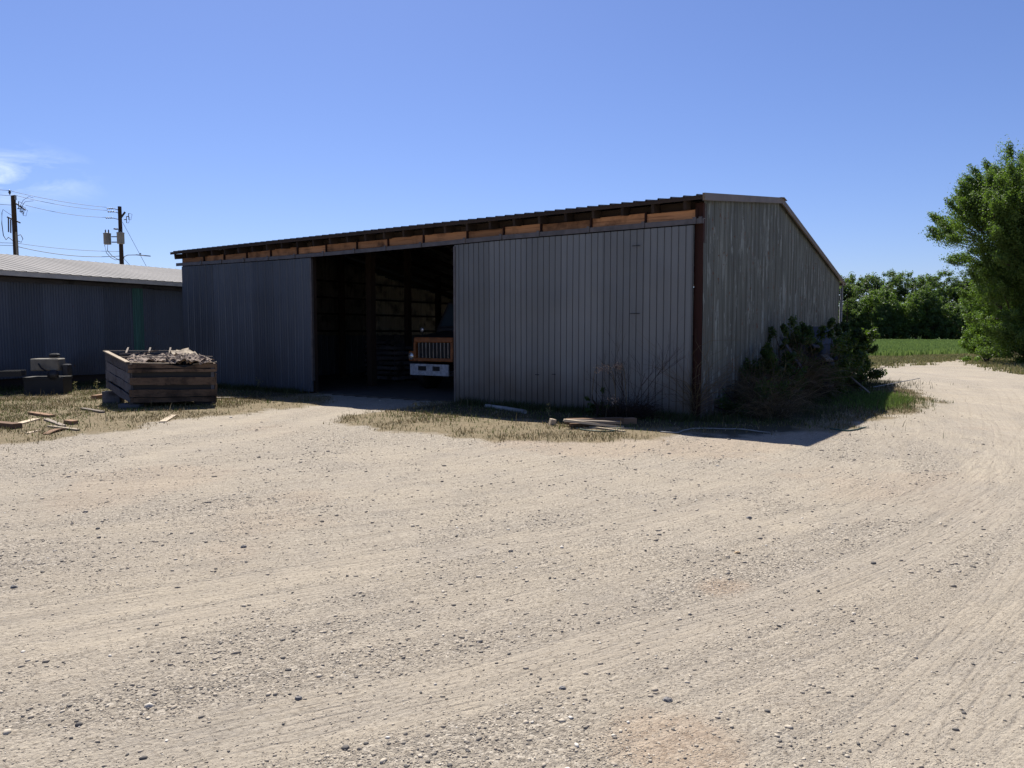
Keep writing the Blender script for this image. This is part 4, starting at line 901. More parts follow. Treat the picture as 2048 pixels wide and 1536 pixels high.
# ------------------------------------------------------------ foliage
def leafquads(c, nrm, size, rg, asp=.5, curl=0):
    k = len(c); nrm = nrm/np.linalg.norm(nrm, axis=1, keepdims=True); t_ = rg.normal(size=(k, 3)); u = np.cross(nrm, t_); u /= np.linalg.norm(u, axis=1, keepdims=True)+1e-9; v = np.cross(nrm, u)
    s = size[:, None]; V = np.stack([c-u*s, c-v*s*asp, c+u*s, c+v*s*asp], 1).reshape(-1, 3)
    return V, (np.arange(k)*4)[:, None]+np.arange(4)[None]
def crown(clumps, per, size, seed, stretch=1.0, flat=.0, asp=.5):
    """clumps: array of (x,y,z,radius, dirx,diry,dirz)"""
    rg = np.random.default_rng(seed); C = np.repeat(clumps, per, 0); k = len(C)
    d = rg.normal(size=(k, 3)); d /= np.linalg.norm(d, axis=1, keepdims=True); rad = C[:, 3:4]*rg.uniform(.0, 1, (k, 1))**.5
    off = d*rad; dr = C[:, 4:7]; off += dr*(np.sum(off*dr, 1, keepdims=True)*stretch)
    pos = C[:, :3]+off; nrm = d+rg.normal(size=(k, 3))*.7+np.array([0, 0, flat])
    return leafquads(pos, nrm, size*rg.uniform(.6, 1.25, k), rg, asp)
def limb(m, a, b, r0, r1, rr, n=5, wig=.08):
    a = Vector(a); b = Vector(b); L = (b-a).length; pts = []; rs = []
    for i in range(n+1):
        t_ = i/n; p = a.lerp(b, t_)
        if 0 < i < n: p += Vector((rr.uniform(-1, 1), rr.uniform(-1, 1), rr.uniform(-.5, .5)))*wig*L*.5
        pts.append(p); rs.append(r0+(r1-r0)*t_)
    m.tube(pts, rs, 7); return pts
GREENS = [(.060, .105, .026), (.08, .132, .032), (.05, .09, .024), (.11, .16, .038), (.065, .115, .028)]
M['leaf1'] = leafy('leaf_mid_green', GREENS)
M['leaf2'] = leafy('leaf_dark_green', [(.032, .058, .022), (.045, .075, .026), (.028, .05, .02), (.055, .085, .03)])
M['leaf3'] = leafy('leaf_fresh_green', [(.08, .15, .02), (.11, .19, .03), (.065, .12, .02), (.14, .21, .04)])
M['leaf4'] = leafy('leaf_grey_green', [(.055, .08, .035), (.075, .10, .045), (.04, .065, .03)])
M['leaf_sh'] = leafy('shrub_leaf', [(.018, .04, .013), (.03, .06, .016), (.014, .032, .011), (.055, .09, .022)], .25)
M['dead'] = straw('dead_vine', [(.11, .085, .045), (.06, .047, .026), (.16, .125, .07), (.04, .032, .018), (.25, .20, .12)], .05)
M['seed'] = straw('seed_head', [(.42, .30, .22), (.30, .20, .14), (.50, .40, .30)], .1)
M['twig'] = wood('twig', (.045, .03, .022), (.03, .02, .015), .9, (.015, .01, .008), 'z')

# near tree at the right edge
def big_tree():
    base = Vector((26.8, 36.0, 0)); rr = random.Random(21); rg = np.random.default_rng(21)
    o = empty('leafy_tree', base); tag(o, 'tall leafy tree cut by the right edge, spreading over the gravel road', 'tree')
    m = MB(); limb(m, (0, 0, -.1), (.1, 0, 4), .28, .2, rr); limb(m, (.1, 0, 4), (-.2, .2, 9.5), .2, .05, rr); cl = []
    tips = []
    blobs = [((-3.2, 0, 6.7), (2.1, 2.4, 2.0)), ((-2.0, 0, 8.3), (2.0, 2.4, 2.0)), ((.6, .3, 8.5), (2.8, 3, 2.0)), ((-2.9, 0, 7.7), (1.6, 2.0, 1.4)), ((-2.1, -.3, 5.4), (2.3, 2.6, 2.1)), ((-.4, .5, 6.2), (2.6, 2.5, 3.0)), ((-1.7, 0, 4.3), (1.8, 2.0, 1.5)), ((1.6, 0, 5.6), (3.6, 3.3, 3.2)), ((-1.7, .5, 3.0), (1.9, 2.0, 2.3)), ((1.2, -1.2, 2.4), (2.8, 2.0, 2.3)), ((-1.6, -.6, .9), (1.9, 1.4, 1.2)), ((.6, -1.8, .8), (2.2, 1.4, 1.1))]
    for bi, (c, r_) in enumerate(blobs):
        nn = 110 if bi < 8 else 85
        limb(m, (0, 0, max(1.2, c[2]-3.2)), c, .1, .04, rr)
        for _ in range(nn):
            d = rg.normal(size=3); d /= np.linalg.norm(d)
            if d[2] < -.35: d[2] *= -.5
            f_ = rg.uniform(.35, 1.08)**.6; p = np.array(c)+d*np.array(r_)*f_
            dd = d+np.array([0, 0, .55]); dd /= np.linalg.norm(dd); cl.append([*p, rg.uniform(.28, .55), *dd])
            if rg.uniform() < .35: limb(m, Vector(c)*.6+Vector(p)*.4-Vector((0, 0, .4)), Vector(p), .035, .01, rr, 3)
            if f_ > .93:      # upright sprays breaking the outline
                for q_ in range(2): pp = p+dd*(.22+.22*q_); cl.append([*pp, .2, *dd])
    m.build('trunk', M['bark'], o); V, Q = crown(np.array(cl), 270, .05, 5, 1.3); np_mesh('crown', V, Q, M['leaf1'], o)
big_tree()
def shrub(name, x, y, blobs, per, size, mat, label, seed, cat='shrub', group=None, dens=14, stems=5, z0=0.):
    rr = random.Random(seed); rg = np.random.default_rng(seed); o = empty(name, (x, y, z0)); tag(o, label, cat, group); cl = []; m = MB()
    for c, r_ in blobs:
        for _ in range(dens):
            d = rg.normal(size=3); d /= np.linalg.norm(d); p = np.array(c)+d*np.array(r_)*rg.uniform(.3, 1.05)**.6; p[2] = max(p[2], .08)
            dd = d+np.array([0, 0, .6]); dd /= np.linalg.norm(dd); cl.append([*p, rg.uniform(.10, .2)*max(r_)*.9, *dd])
        for _ in range(stems): 
            d = rg.normal(size=3)*.6; limb(m, (rr.uniform(-.1, .1), rr.uniform(-.1, .1), -.02), Vector(c)+Vector((d[0]*r_[0], d[1]*r_[1], abs(d[2])*r_[2]*.5)), .018, .006, rr, 4)
    m.build('stems', M['twig'], o); V, Q = crown(np.array(cl), per, size, seed, .9, .2); np_mesh('foliage', V, Q, mat, o); return o
GB = 'bushes under the tree beside the road'
shrub('bush', 25.4, 38.8, [((0, 0, .8), (1.4, 1.4, 1.0)), ((.2, 0, 1.8), (1.3, 1.4, 1.3)), ((.9, 0, 2.6), (1.5, 1.4, 1.4)), ((-.1, 0, 3.0), (1.2, 1.2, 1.1))], 150, .06, M['leaf3'], 'tall light green bush at the left foot of the big tree', 31, 'bush', GB, 26)
shrub('bush', 25.3, 35.6, [((0, 0, .9), (1.3, 1.0, 1.0)), ((.8, .2, 2.1), (1.4, 1.0, 1.4))], 150, .07, M['leaf1'], 'dense mid green bush nearest the gravel road under the big tree', 32, 'bush', GB, 24)
shrub('bush', 27.4, 34.0, [((0, 0, 1.1), (1.5, 1.2, 1.2)), ((.5, 0, 2.3), (1.4, 1.2, 1.2))], 130, .06, M['leaf3'], 'bright bush at the right edge under the big tree', 33, 'bush', GB, 24)
shrub('bush', 31.5, 44.5, [((0, 0, 2.0), (2.2, 2.0, 2.0)), ((-.8, 0, 3.6), (1.7, 1.6, 1.3))], 120, .09, M['leaf4'], 'pale grey-green bush behind the tall light green bush', 34, 'bush', GB, 26)

# far tree line: a few kinds, then copies
def far_tree(h_, wd, mat, seed, low=.08, dens=90, shape='round'):
    rr = random.Random(seed); rg = np.random.default_rng(seed); o = empty('woodland_tree'); m = MB()
    limb(m, (0, 0, -.2), (0, 0, h_*.8), .28, .06, rr, 6, .03); cl = []
    for b_ in range(13):                 # lobes of foliage with gaps between
        t_ = (b_+.5)/13; z = h_*(low+.12+(.86-low)*t_); prof = math.sin(math.pi*min(1, t_*.78+.16))**.6; a = b_*2.4+rg.uniform(-.4, .4)
        rr_ = (wd-1.3)*prof*rg.uniform(.6, 1.0) if b_ < 12 else .3; lr = rg.uniform(1.3, 2.1)*(wd/4)**.5; c = np.array([math.cos(a)*rr_, math.sin(a)*rr_, z-.5])
        limb(m, (0, 0, max(.8, z-2.2)), c, .09, .03, rr, 3)
        for _ in range(15):
            d = rg.normal(size=3); d[2] += .35; d /= np.linalg.norm(d); p = c+d*lr*np.array([1, 1, .8])*rg.uniform(.75, 1.05); cl.append([*p, rg.uniform(.35, .75), *d])
    m.build('trunk', M['bark'], o); V, Q = crown(np.array(cl), 75, .14, seed, .5, .5, .7); np_mesh('crown', V, Q, mat, o); return o
def dup(o, loc, s, rz):
    r_ = o.copy(); col.objects.link(r_); r_.location = loc; r_.scale = s; r_.rotation_euler = (0, 0, rz)
    for ch in list(o.children):
        c = ch.copy(); col.objects.link(c); c.parent = r_
    return r_
M['far1'] = leafy('wood_mid_green', [(.072, .108, .042), (.088, .13, .048), (.062, .098, .038)])  # far leaves lighter and greyer, with distance haze put into their colour
M['far2'] = leafy('wood_dark_green', [(.058, .088, .042), (.068, .10, .046), (.05, .078, .038)])
M['far3'] = leafy('wood_fresh_green', [(.08, .125, .035), (.10, .15, .042), (.07, .11, .032)])
M['far4'] = leafy('wood_grey_green', [(.07, .09, .05), (.08, .10, .055), (.06, .08, .045)])
protos = [far_tree(13, 4.6, M['far1'], 41), far_tree(12.5, 4.4, M['far2'], 42), far_tree(12.3, 5.0, M['far4'], 43), far_tree(8, 3.8, M['far3'], 44, .03), far_tree(7, 3.6, M['far1'], 45, .02)]
GT = 'trees of the wood beyond the crop field'; used = set()
desc = ['mid green', 'dark green', 'grey-green', 'fresh green low', 'rounded green low']
Yl = 150
rowb = [(1668, 2, 1.05), (1700, 2, 1.02), (1735, 2, 1.08), (1772, 1, 1.0), (1806, 1, 1.05), (1845, 0, 1.0), (1880, 1, 1.03), (1915, 2, .98), (1948, 1, 1.08), (1985, 0, 1.12), (2025, 1, 1.05), (2070, 2, 1.0), (1630, 0, 1.0), (1590, 1, 1.0), (1550, 2, 1.05), (2120, 0, 1.05)]
rowf_ = [(1684, 3, .8), (1718, 4, .9), (1752, 3, .95), (1790, 4, 1.1), (1830, 3, 1.0), (1866, 4, 1.1), (1902, 4, 1.0), (1936, 3, .9), (1968, 4, 1.0), (2010, 3, 1.0), (1650, 4, 1.0), (1760, 1, .62), (1850, 1, .66), (1922, 1, .6), (1700, 1, .58)]
rowf = [(p, k, s*(.75+.5*((i*7) % 5)/4)) for i, (p, k, s) in enumerate(rowf_)]
pos = ['at the shed corner', 'second from the shed', 'third from the shed', 'fourth from the shed', 'fifth from the shed', 'sixth from the shed', 'seventh from the shed', 'eighth from the shed', 'ninth from the shed', 'half behind the big roadside tree', 'behind the big roadside tree', 'farthest right behind the big tree', 'hidden behind the shed gable', 'hidden behind the shed, further left', 'hidden behind the shed, farthest left', 'beyond the right edge of the photo']
for i, (px_, k, s) in enumerate(rowb):
    Y_ = Yl+4+(i*37 % 5); X_ = (px_-1024)/F*Y_; args = ((X_, Y_, 0), (s*1.15, s*1.15, s*(1.06+((i*13) % 5-2)*.03)), i*1.3)
    if k in used: r_ = dup(protos[k], *args)
    else: r_ = protos[k]; used.add(k); r_.location, r_.scale, r_.rotation_euler = args[0], args[1], (0, 0, args[2])
    tag(r_, 'tall %s tree in the back row, %s' % (desc[k], pos[i]), 'tree', GT)
posf = ['just right of the shed', 'next right of the one by the shed', 'below the palest crowns', 'left of the middle of the wood', 'at the middle of the wood', 'right of the middle of the wood', 'left of the big roadside tree', 'touching the big roadside tree', 'behind the edge of the big roadside tree', 'behind the big roadside tree', 'behind the shed corner', 'in the dark gap left of middle', 'in the dark gap right of middle', 'in the dark gap beside the big tree', 'in the dark gap near the shed']
for i, (px_, k, s) in enumerate(rowf):
    Y_ = Yl-2-(i*29 % 7); X_ = (px_-1024)/F*Y_; args = ((X_, Y_, 0), (s, s, s), i*2.1+.5)
    if k in used: r_ = dup(protos[k], *args)
    else: r_ = protos[k]; used.add(k); r_.location, r_.scale, r_.rotation_euler = args[0], args[1], (0, 0, args[2])
    tag(r_, '%s tree in the front row, %s' % (desc[k], posf[i]), 'tree', GT)
# dark undergrowth at the foot of the wood
x = np.random.default_rng(3).uniform(60, 135, 420); rg = np.random.default_rng(4)
cl = np.stack([x, 151+rg.uniform(-2, 6, 420), rg.uniform(.3, 3.2, 420), rg.uniform(.8, 1.6, 420), x*0, x*0, x*0+1], 1); V, Q = crown(cl, 45, .24, 9, .2, .4, .7)
tag(np_mesh('undergrowth', V, Q, M['leaf2']), 'dark undergrowth along the foot of the wood', 'undergrowth', kind='stuff')

# ------------------------------------------------------------ weeds, dead shrubs and rubbish by the gable
def S(x, y, z=0): return S2W(x, y, z)
GW = 'weeds and shrubs against the shed gable'
def wshrub(px_, d_, *a, **k):      # px_: local depth along the gable; d_: distance off the wall
    p = S(LEN+d_, px_); return shrub('weed_shrub', p.x, p.y, *a, group=GW, **k)
wshrub(11.4, .65, [((0, 0, .75), (.9, .9, .8)), ((.2, .1, 1.4), (.7, .7, .5))], 170, .05, M['leaf_sh'], 'broad-leaved green shrub at the far end of the gable', 51, dens=22)
wshrub(9.3, .85, [((0, 0, .5), (1.0, .9, .6)), ((.1, 0, 1.2), (.8, .7, .6))], 200, .05, M['leaf_sh'], 'leafy shrub leaning over the gravel bend', 52, dens=22)
wshrub(6.6, .9, [((0, 0, .7), (1.1, 1.0, .75)), ((-.1, .1, 1.4), (.8, .7, .5))], 170, .05, M['leaf_sh'], 'tall shrub growing through the rubbish heap', 53, dens=18)
wshrub(4.6, .45, [((0, 0, .7), (.9, .8, .7)), ((0, 0, 1.5), (.6, .5, .4))], 110, .04, M['leaf_sh'], 'sprawling shrub over the tangle of dead vines', 54, dens=14)
wshrub(2.8, .4, [((0, 0, .45), (.9, .8, .5)), ((.2, .2, .95), (.6, .6, .4))], 150, .04, M['leaf_sh'], 'dark weedy clump between the brown vines and the corner post', 56, dens=20)
wshrub(5.6, 1.0, [((0, 0, .4), (1.0, 1.0, .5)), ((0, 0, .9), (.8, .8, .45))], 170, .045, M['leaf_sh'], 'dark low shrub in front of the rubbish heap', 57, dens=24)
wshrub(8.0, .9, [((0, 0, .5), (.8, .8, .6)), ((0, 0, 1.0), (.6, .6, .5))], 170, .045, M['leaf_sh'], 'glossy dark shrub nearest the gravel bend', 58, dens=24)
wshrub(1.2, .45, [((0, 0, .35), (.9, .7, .45))], 170, .03, M['leaf_sh'], 'low fine-leaved weed at the foot of the corner post', 55, dens=14)
def tangle(name, x, y, rx, ry, h_, n, label, seed, mat, cat='vines', z0=0, rad=.004, fall=.5, group=None):
    rg = np.random.default_rng(seed); o = empty(name, (x, y, z0)); tag(o, label, cat, group); Vs = []; Fs = []; b_ = 0
    K = 7
    for i in range(n):
        a = rg.uniform(0, 6.28); r_ = rg.uniform(0, 1)**.5; p = np.array([math.cos(a)*r_*rx*.55, math.sin(a)*r_*ry*.55, rg.uniform(0, h_*.4)])
        d = np.array([math.cos(a)*.8+rg.normal()*.5, math.sin(a)*.8+rg.normal()*.5, rg.uniform(.4, 1.8)]); d /= np.linalg.norm(d); L = rg.uniform(.35, 1)*h_/K*1.25; pts = [p.copy()]
        for k in range(K):
            d = d+rg.normal(size=3)*.28+np.array([0, 0, -fall*.45*k/K]); d /= np.linalg.norm(d); p = p+d*L; p[2] = max(p[2], .01); pts.append(p.copy())
        w0 = rad*rg.uniform(.7, 1.6); sd = np.cross(d, [0, 0, 1]); sd = sd/(np.linalg.norm(sd)+1e-6)
        for k, q_ in enumerate(pts):
            ww = w0*(1-.7*k/K); Vs += [q_+sd*ww, q_-sd*ww*.5+np.array([0, 0, ww]), q_-sd*ww*.5-np.array([0, 0, ww])]
        for k in range(K):
            c = b_+k*3
            for e in range(3): Fs.append((c+e, c+(e+1) % 3, c+3+(e+1) % 3, c+3+e))
        b_ += (K+1)*3
    np_mesh('stalks', np.array(Vs), np.array(Fs), mat, o); return o
p = S(LEN+.6, 1.9); tangle('dead_vines', p.x, p.y, .8, .9, .9, 700, 'mound of brown dead vines against the near part of the gable', 61, M['dead'], group='dead brown growth round the shed corner', rad=.0055)
p = S(LEN+.6, 4.2); tangle('dead_vines', p.x, p.y, .7, .8, 1.3, 900, 'mound of brown dead vines in front of the leaning boards', 62, M['dead'], group='dead brown growth round the shed corner', rad=.005)
p = S(LEN+1.1, .7); tangle('dead_grass_tuft', p.x, p.y, .6, .5, .65, 350, 'tuft of dead grass nearest the shadow tip', 63, M['dead'], 'dry grass', group='dead brown growth round the shed corner', fall=.9)
# debris heap: leaning sheets and boards in the growth
hp = S(LEN+.75, 6.3)
DB = 'rubbish leaning on the gable wall'
def slab(name, a, b, w_, th, mat, label, cat):
    A = S(*a); B = S(*b); o = MB().bar((0, 0, 0), (B-A), w_, th, bev=.004).build(name, mat); o.location = A; return tag(o, label, cat, DB)
slab('metal_sheet', (LEN+.95, 5.7, .95), (LEN+.35, 7.6, 1.75), .8, .02, M['darkmetal'], 'dark metal sheet slanting across the top of the rubbish heap', 'sheet')
slab('leaning_board', (LEN+.9, 4.0, .8), (LEN+.3, 4.5, 1.5), .07, .03, M['crateg'], 'grey board leaning steeply above the dead vines', 'board')
slab('leaning_board', (LEN+1.25, 5.2, .95), (LEN+.65, 6.9, 1.15), .16, .05, M['weather'], 'pale board lying nearly level in the rubbish heap', 'board')
slab('leaning_board', (LEN+.9, 5.5, 1.25), (LEN+.3, 7.2, 1.50), .14, .04, M['crateg'], 'dark board lying under the metal sheet', 'board')
slab('leaning_board', (LEN+1.5, 8.6, .0), (LEN+.6, 8.3, 1.3), .12, .03, M['crateg'], 'dark upright board between the two leafy shrubs', 'board')
slab('leaning_board', (LEN+1.9, 7.3, .02), (LEN+1.1, 8.1, .55), .06, .03, M['weather'], 'thin pale lath propped low in the shrubs', 'board')
bn = empty('rubbish_bin', S(LEN+.9, 6.1, 0), SHW+.3); tag(bn, 'half buried dark steel drum in the rubbish heap', 'drum')
MB().lathe((0, 0, 0), [(.0, .01), (.29, .01), (.29, .3), (.30, .32), (.29, .34), (.29, .6), (.30, .62), (.29, .64), (.29, .88), (.27, .88), (.27, .05), (0, .05)], 24).build('drum_shell', M['darkmetal'], bn)
m = MB(); m.tube([S(LEN+1.55, 10.2, .03)-S(LEN+1.55, 10.2), S(LEN+2.6, 11.6, .25)-S(LEN+1.55, 10.2)], .012, 6)
o = m.build('pole_stick', M['plastic']); o.location = S(LEN+1.55, 10.2); tag(o, 'thin pale stick poking out of the shrubs over the green grass', 'stick')
# bare shrub and seed heads before the right door
p = S(15.25, -.65)
o = empty('bare_shrub', p); tag(o, 'leafless dark twiggy shrub in front of the right door', 'shrub'); rr = random.Random(8); m = MB()
def twigs(a, d, L, r_, depth):
    d = d.normalized(); b_ = a+d*L; mid = a.lerp(b_, .5)+Vector((rr.uniform(-1, 1), rr.uniform(-1, 1), 0))*L*.06; m.tube([a, mid, b_], [r_, r_*.8, r_*.55], 4, False)
    if depth == 0: return
    for k in range(rr.choice((3, 4))):
        t_ = rr.uniform(.35, 1); q_ = a.lerp(b_, t_); nd = d+Vector((rr.uniform(-1, 1), rr.uniform(-1, 1), rr.uniform(-.2, .9)))*.75; twigs(q_, nd, L*rr.uniform(.45, .68), r_*.5, depth-1)
for d, L in (((-.65, -.1, 1), 1.05), ((-.3, .1, 1), .9), ((-.05, .0, 1), 1.15), ((.25, 0, 1), 1.05), ((.75, -.1, 1), 1.25), ((.95, -.2, .8), .8), ((-1, 0, .6), .7)):
    twigs(Vector((rr.uniform(-.12, .12), rr.uniform(-.08, .08), 0)), Vector((d[0]*DIRS[0]-d[1]*NRM[0], d[0]*DIRS[1]-d[1]*NRM[1], d[2])), L*.85, .007, 3)
m.build('twigs', M['twig'], o)
def seedhead(x, y, h_, bend, label, seed):
    p = S(x, y); o = empty('seed_stalk', p); tag(o, label, 'seed stalk', 'dry seed stalks in the bare shrub'); rg = np.random.default_rng(seed)
    bd = Vector((DIRS[0]*bend, DIRS[1]*bend, 0)); pts = [Vector((0, 0, 0)), Vector((0, 0, h_*.5))+bd*.1, Vector((0, 0, h_*.85))+bd*.3, Vector((0, 0, h_))+bd*.6, Vector((0, 0, h_*.97))+bd]
    MB().tube(pts, [.008, .007, .006, .005, .003], 5).build('stalk', M['dead'], o)
    k = 150 if seed == 1 else 60; t_ = rg.uniform(.35, 1, k); c = np.array([[*(pts[2].lerp(pts[4], t) + Vector((0, 0, .06*math.sin(t*3.1)))) ] for t in t_]); c += rg.normal(size=(k, 3))*np.array([.035, .035, .03]); c[:, 2] -= rg.uniform(0, .1, k)
    V, Q = leafquads(c, rg.normal(size=(k, 3)), rg.uniform(.012, .035, k), rg, .25); np_mesh('seed_head', V, Q, M['seed'], o)
seedhead(15.28, -.8, 1.05, -.22, 'large rusty seed head arching to the left before the right door', 1)
seedhead(15.1, -.85, 1.02, -.3, 'pale seed head just left of the large rusty one', 2)
seedhead(14.55, -.8, 1.0, .2, 'small isolated seed head left in the bare shrub', 3)
seedhead(14.95, -1.0, .42, .2, 'low curled seed head near the foot of the bare shrub', 4)
p = S(14.75, -.75); shrub('weed_shrub', p.x, p.y, [((0, 0, .3), (.35, .3, .28))], 60, .028, M['leaf_sh'], 'low green weed left of the bare shrub', 71, group=GW, dens=12)
p = S(15.25, -.7); tangle('dead_grass_tuft', p.x, p.y, .7, .5, .45, 420, 'dark dead tuft round the foot of the bare shrub', 72, M['twig'], 'dry grass', group='dead brown growth round the shed corner', fall=.7)
p = S(16.3, -.12); tangle('dead_vines', p.x, p.y, .12, .12, 1.5, 90, 'wispy dead vine climbing the rust-red corner post', 73, M['dead'], group='dead brown growth round the shed corner', rad=.004, fall=-.2)
# thin sapling branches at the far corner of the gable
p = S(LEN+.35, DEP-.5); o = empty('thin_sapling', p); tag(o, 'thin dark sapling standing against the far corner downpipe', 'sapling'); m = MB()
m.tube([(0, 0, 0), (.03, 0, 1.2), (.0, 0, 2.4), (.02, 0, 2.9)], [.02, .016, .012, .006], 6)
for k in range(9): z = .9+k*.22; a = k*2.4; m.tube([(0, 0, z), (math.cos(a)*.25, math.sin(a)*.2, z+.08), (math.cos(a)*.42, math.sin(a)*.3, z+.05)], [.007, .005, .002], 4)
m.build('stems', M['twig'], o)
def weed(px, py, h_, label, seed):
    p = G3(px, py); o = empty('weed', p); tag(o, label, 'weed', 'single weeds standing in the turf'); rg = np.random.default_rng(seed); m = MB(); m.tube([(0, 0, 0), (.01, 0, h_*.5), (.03, .01, h_)], [.005, .004, .002], 5); m.build('stem', M['dead'], o)
    k = 40; c = np.stack([rg.normal(size=k)*.03, rg.normal(size=k)*.03, rg.uniform(.2, 1, k)*h_], 1); V, Q = leafquads(c, rg.normal(size=(k, 3)), rg.uniform(.015, .035, k), rg, .35); np_mesh('leaves', V, Q, M['vergegrass'], o)
weed(194, 783, .33, 'yellowish weed standing left of the plank crate', 1)
weed(150, 784, .28, 'thin weed at the shadow edge before the left building', 2)
weed(518, 782, .38, 'green weed in front of the left sliding door', 3)
weed(968, 808, .22, 'pale little weed by the end of the white pipe', 4)
weed(1098, 838, .30, 'green weed behind the standing wood block', 5)
weed(830, 825, .2, 'small weed at the shadow line before the open bay', 6)

# ------------------------------------------------------------ utility poles and lines
def cutout(m, c, d):
    c = Vector(c); d = Vector(d); m.tube([c, c+d*.18], .03, 6); m.tube([c+d*.18+Vector((0, 0, .2)), c+d*.18-Vector((0, 0, .22))], .022, 6); m.tube([c+d*.18+Vector((0, 0, .2)), c+d*.42+Vector((0, 0, .12)), c+d*.32-Vector((0, 0, .24)), c+d*.18-Vector((0, 0, .22))], .014, 5)
p1 = empty('utility_pole', (-29.8, 44, 0)); tag(p1, 'dark wooden utility pole at the left edge with cable conduit and arc of cutouts', 'utility pole', 'utility poles behind the left building')
MB().tube([(0, 0, 0), (.0, 0, 9.75)], [.17, .125], 12).build('pole', M['pole'], p1)
m = MB(); m.tube([(.14, -.1, 0), (.14, -.1, 7.6)], .06, 8); m.build('conduit', M['tank'], p1)
MB().lathe((-.2, 0, 9.95), [(0, .14), (.07, .1), (.05, .04), (.08, .0), (.05, -.06), (.03, -.14)], 10).build('insulator', M['porcelain'], p1)
MB().box(.0, .16, -.06, .06, 9.5, 9.78).build('bracket', M['steel'], p1)
for k, (x, z) in enumerate(((.35, 9.25), (.5, 9.0), (.62, 8.85))): m = MB(); cutout(m, (.1+k*.12, 0, z), (1, .2, -.15)); m.build('cutout', M['darkmetal'], p1)
MB().bar((0, 0, 9.4), (.7, 0, 8.9), .05, .07).build('bracket_arm', M['darkmetal'], p1)
for k in range(3): MB().tube([(-.35+k*.13, 0, 8.45-k*.1), (-.38+k*.13, 0, 7.6-k*.05)], .035, 6).build('arrester', M['porcelain'], p1)
MB().bar((-.42, 0, 8.5), (.35, 0, 8.15), .05, .08).build('bracket_arm', M['darkmetal'], p1)
m = MB(); m.tube([(-.72, 0, 8.75), (-.76, 0, 8.1), (-.7, 0, 7.4), (-.55, 0, 7.15), (-.4, 0, 7.3), (-.15, 0, 7.1)], .022, 6); m.tube([(-.72, 0, 8.75), (-.65, 0, 8.95), (-.45, 0, 8.8), (-.15, 0, 8.6)], .014, 5); m.build('cable_loop', M['wire'], p1)
m = MB(); m.tube([(.1, 0, 7.1), (.35, 0, 7.0), (.46, 0, 7.2), (.35, 0, 7.45), (.15, 0, 7.4)], .02, 6); m.tube([(.35, 0, 9.1), (.6, 0, 9.5), (.95, 0, 9.7), (1.2, 0, 9.62)], .012, 5); m.tube([(.4, 0, 9.0), (.7, 0, 9.4), (1.2, 0, 9.45)], .012, 5); m.build('cable_loop', M['wire'], p1)
p2 = empty('utility_pole', (-25.6, 48, 0)); tag(p2, 'dark wooden utility pole with two grey transformers and a street lamp', 'utility pole', 'utility poles behind the left building')
MB().tube([(0, 0, 0), (0, 0, 9.8)], [.17, .11], 12).build('pole', M['pole'], p2)
for k, (x, z) in enumerate(((-.28, 7.72), (.14, 7.74))):
    y_ = -.1 if k == 0 else -.28
    tb = MB().lathe((x-(.55 if k == 0 else 0), y_, z-.38), [(0, 0), (.21, 0), (.225, .04), (.225, .66), (.24, .67), (.24, .72), (.1, .76), (0, .77)], 20).build('transformer', M['tank'], p2)
    for j in (-1, 1): MB().lathe((x-(.55 if k == 0 else 0)+j*.1, y_, z+.38), [(.035, 0), (.05, .05), (.03, .08), (.045, .12), (.02, .2), (0, .21)], 8).build('bushing', M['porcelain'], tb)
MB().bar((-.6, 0, 7.85), (.1, 0, 7.85), .06, .06).build('bracket_arm', M['darkmetal'], p2); MB().bar((-.6, 0, 7.5), (.1, 0, 7.5), .06, .06).build('bracket_arm', M['darkmetal'], p2)
for z, x in ((9.65, -.35), (9.45, -.3), (9.05, -.45)):
    m = MB(); m.tube([(0, 0, z-.1), (x, 0, z)], .025, 6)
    for j in range(4): m.lathe((x-.08-j*.12, 0, z+.01), [(.02, -.05), (.055, 0), (.02, .05)], 8, Matrix.Rotation(R(90), 3, 'Y'))
    m.build('insulator', M['porcelain'], p2)
MB().bar((0, 0, 9.0), (.35, 0, 9.45), .07, .1).build('bracket_arm', M['darkmetal'], p2)
m = MB(); cutout(m, (.25, 0, 8.95), (.9, .1, .1)); cutout(m, (.4, 0, 9.15), (.9, .1, .1)); m.build('cutout', M['darkmetal'], p2)
MB().lathe((-.3, 0, 8.35), [(0, .05), (.14, .03), (.14, -.03), (0, -.06)], 12).build('regulator', M['porcelain'], p2)
m = MB(); m.tube([(-.8, 0, 7.6), (-1.05, -.05, 7.3), (-.95, -.05, 6.8), (-.7, 0, 6.5), (-.4, 0, 6.35), (-.1, 0, 6.4)], .018, 5); m.tube([(-.85, 0, 7.7), (-.9, 0, 6.95), (-.6, 0, 6.6), (-.1, 0, 6.3)], .022, 5); m.build('cable_loop', M['wire'], p2)
m = MB(); m.tube([(.1, 0, 6.3), (.2, -.05, 6.55), (.45, -.1, 6.65), (1.0, -.1, 6.66)], .025, 6); la = m.build('lamp_arm', M['steel'], p2)
m = MB(); hv = [(1.0, 0), (1.2, .11), (1.5, .14), (1.75, .10), (1.95, .03)]; vs = []
for x, wv in hv: vs += [(x, -.1-wv, 6.64-(x-1)*.09), (x, -.1+wv, 6.64-(x-1)*.09), (x, -.1+wv*.6, 6.70-(x-1)*.09), (x, -.1-wv*.6, 6.70-(x-1)*.09)]
fs = []
for i in range(4):
    for k in range(4): fs.append((i*4+k, i*4+(k+1) % 4, i*4+4+(k+1) % 4, i*4+4+k))
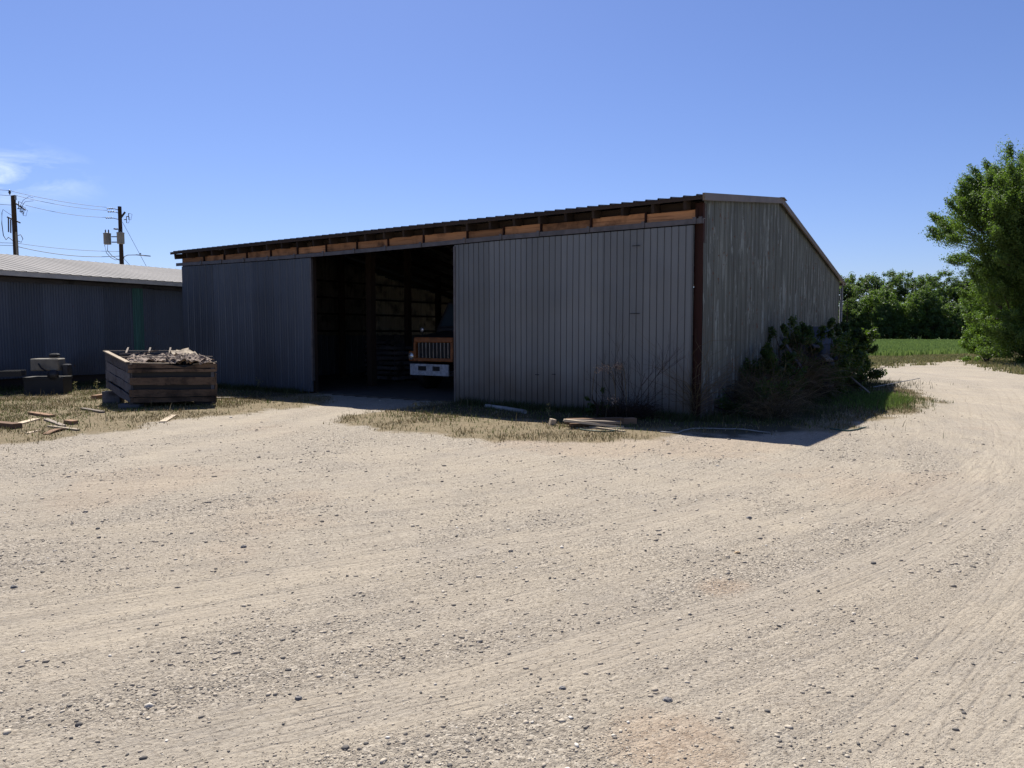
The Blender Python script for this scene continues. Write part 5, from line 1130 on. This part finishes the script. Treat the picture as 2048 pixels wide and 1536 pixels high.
fs += [(0, 1, 2, 3), (19, 18, 17, 16)]; m.add(vs, fs); m.box(1.25, 1.33, -.14, -.06, 6.70, 6.78); m.build('lamp_head', M['tank'], la)
def wire(a, b, sag, label, r_=.012, n=16):
    a = Vector(a); b = Vector(b); pts = []
    for i in range(n+1): t_ = i/n; p = a.lerp(b, t_); p.z -= sag*4*t_*(1-t_); pts.append(p)
    o = MB().tube([p-a for p in pts], r_, 4).build('power_line', M['wire']); o.location = a; tag(o, label, 'power line', 'lines strung between the two utility poles')
A0 = Vector((-29.8, 44, 0)); B0_ = Vector((-25.6, 48, 0))
wire(A0+Vector((-.2, 0, 10.05)), B0_+Vector((-.85, 0, 9.75)), .12, 'topmost power line between the two utility poles')
wire(A0+Vector((.05, 0, 9.8)), B0_+Vector((-.8, 0, 9.55)), .15, 'second power line from the top between the two utility poles')
wire(A0+Vector((.7, 0, 9.2)), B0_+Vector((-.95, 0, 9.1)), .15, 'third power line from the top between the two utility poles')
wire(A0+Vector((.1, 0, 6.95)), B0_+Vector((-.1, 0, 6.9)), .12, 'upper of the two low lines between the utility poles')
wire(A0+Vector((.1, 0, 6.75)), B0_+Vector((-.1, 0, 6.6)), .25, 'lower and heavier of the two low lines between the utility poles', .018)
for k, (z, sg, nm) in enumerate(((10.05, .1, 'highest line running off left from the left pole'), (9.75, .1, 'second line running off left from the left pole'), (9.2, .1, 'third line running off left from the left pole'), (6.95, .1, 'fourth line running off left from the left pole'), (6.8, .2, 'lowest line running off left from the left pole'))):
    wire((-29.9, 44, z), (-46, 32, z+.2), .25, nm)
for k, (a, b, lb_) in enumerate((((.15, 0, 8.8), (1.6, 1.5, 4.6), 'steep guy wire coming down right of the second pole'), ((.1, 0, 6.5), (1.2, 1.2, 4.6), 'shorter guy wire below the street lamp'))):
    A = B0_+Vector(a); B = B0_+Vector(b); d = B-A; B = A+d*(A.z/(A.z-B.z)); o = MB().tube([(0, 0, 0), B-A], .012, 4).build('guy_wire', M['wire']); o.location = A; tag(o, lb_, 'guy wire', 'guy wires of the second pole')
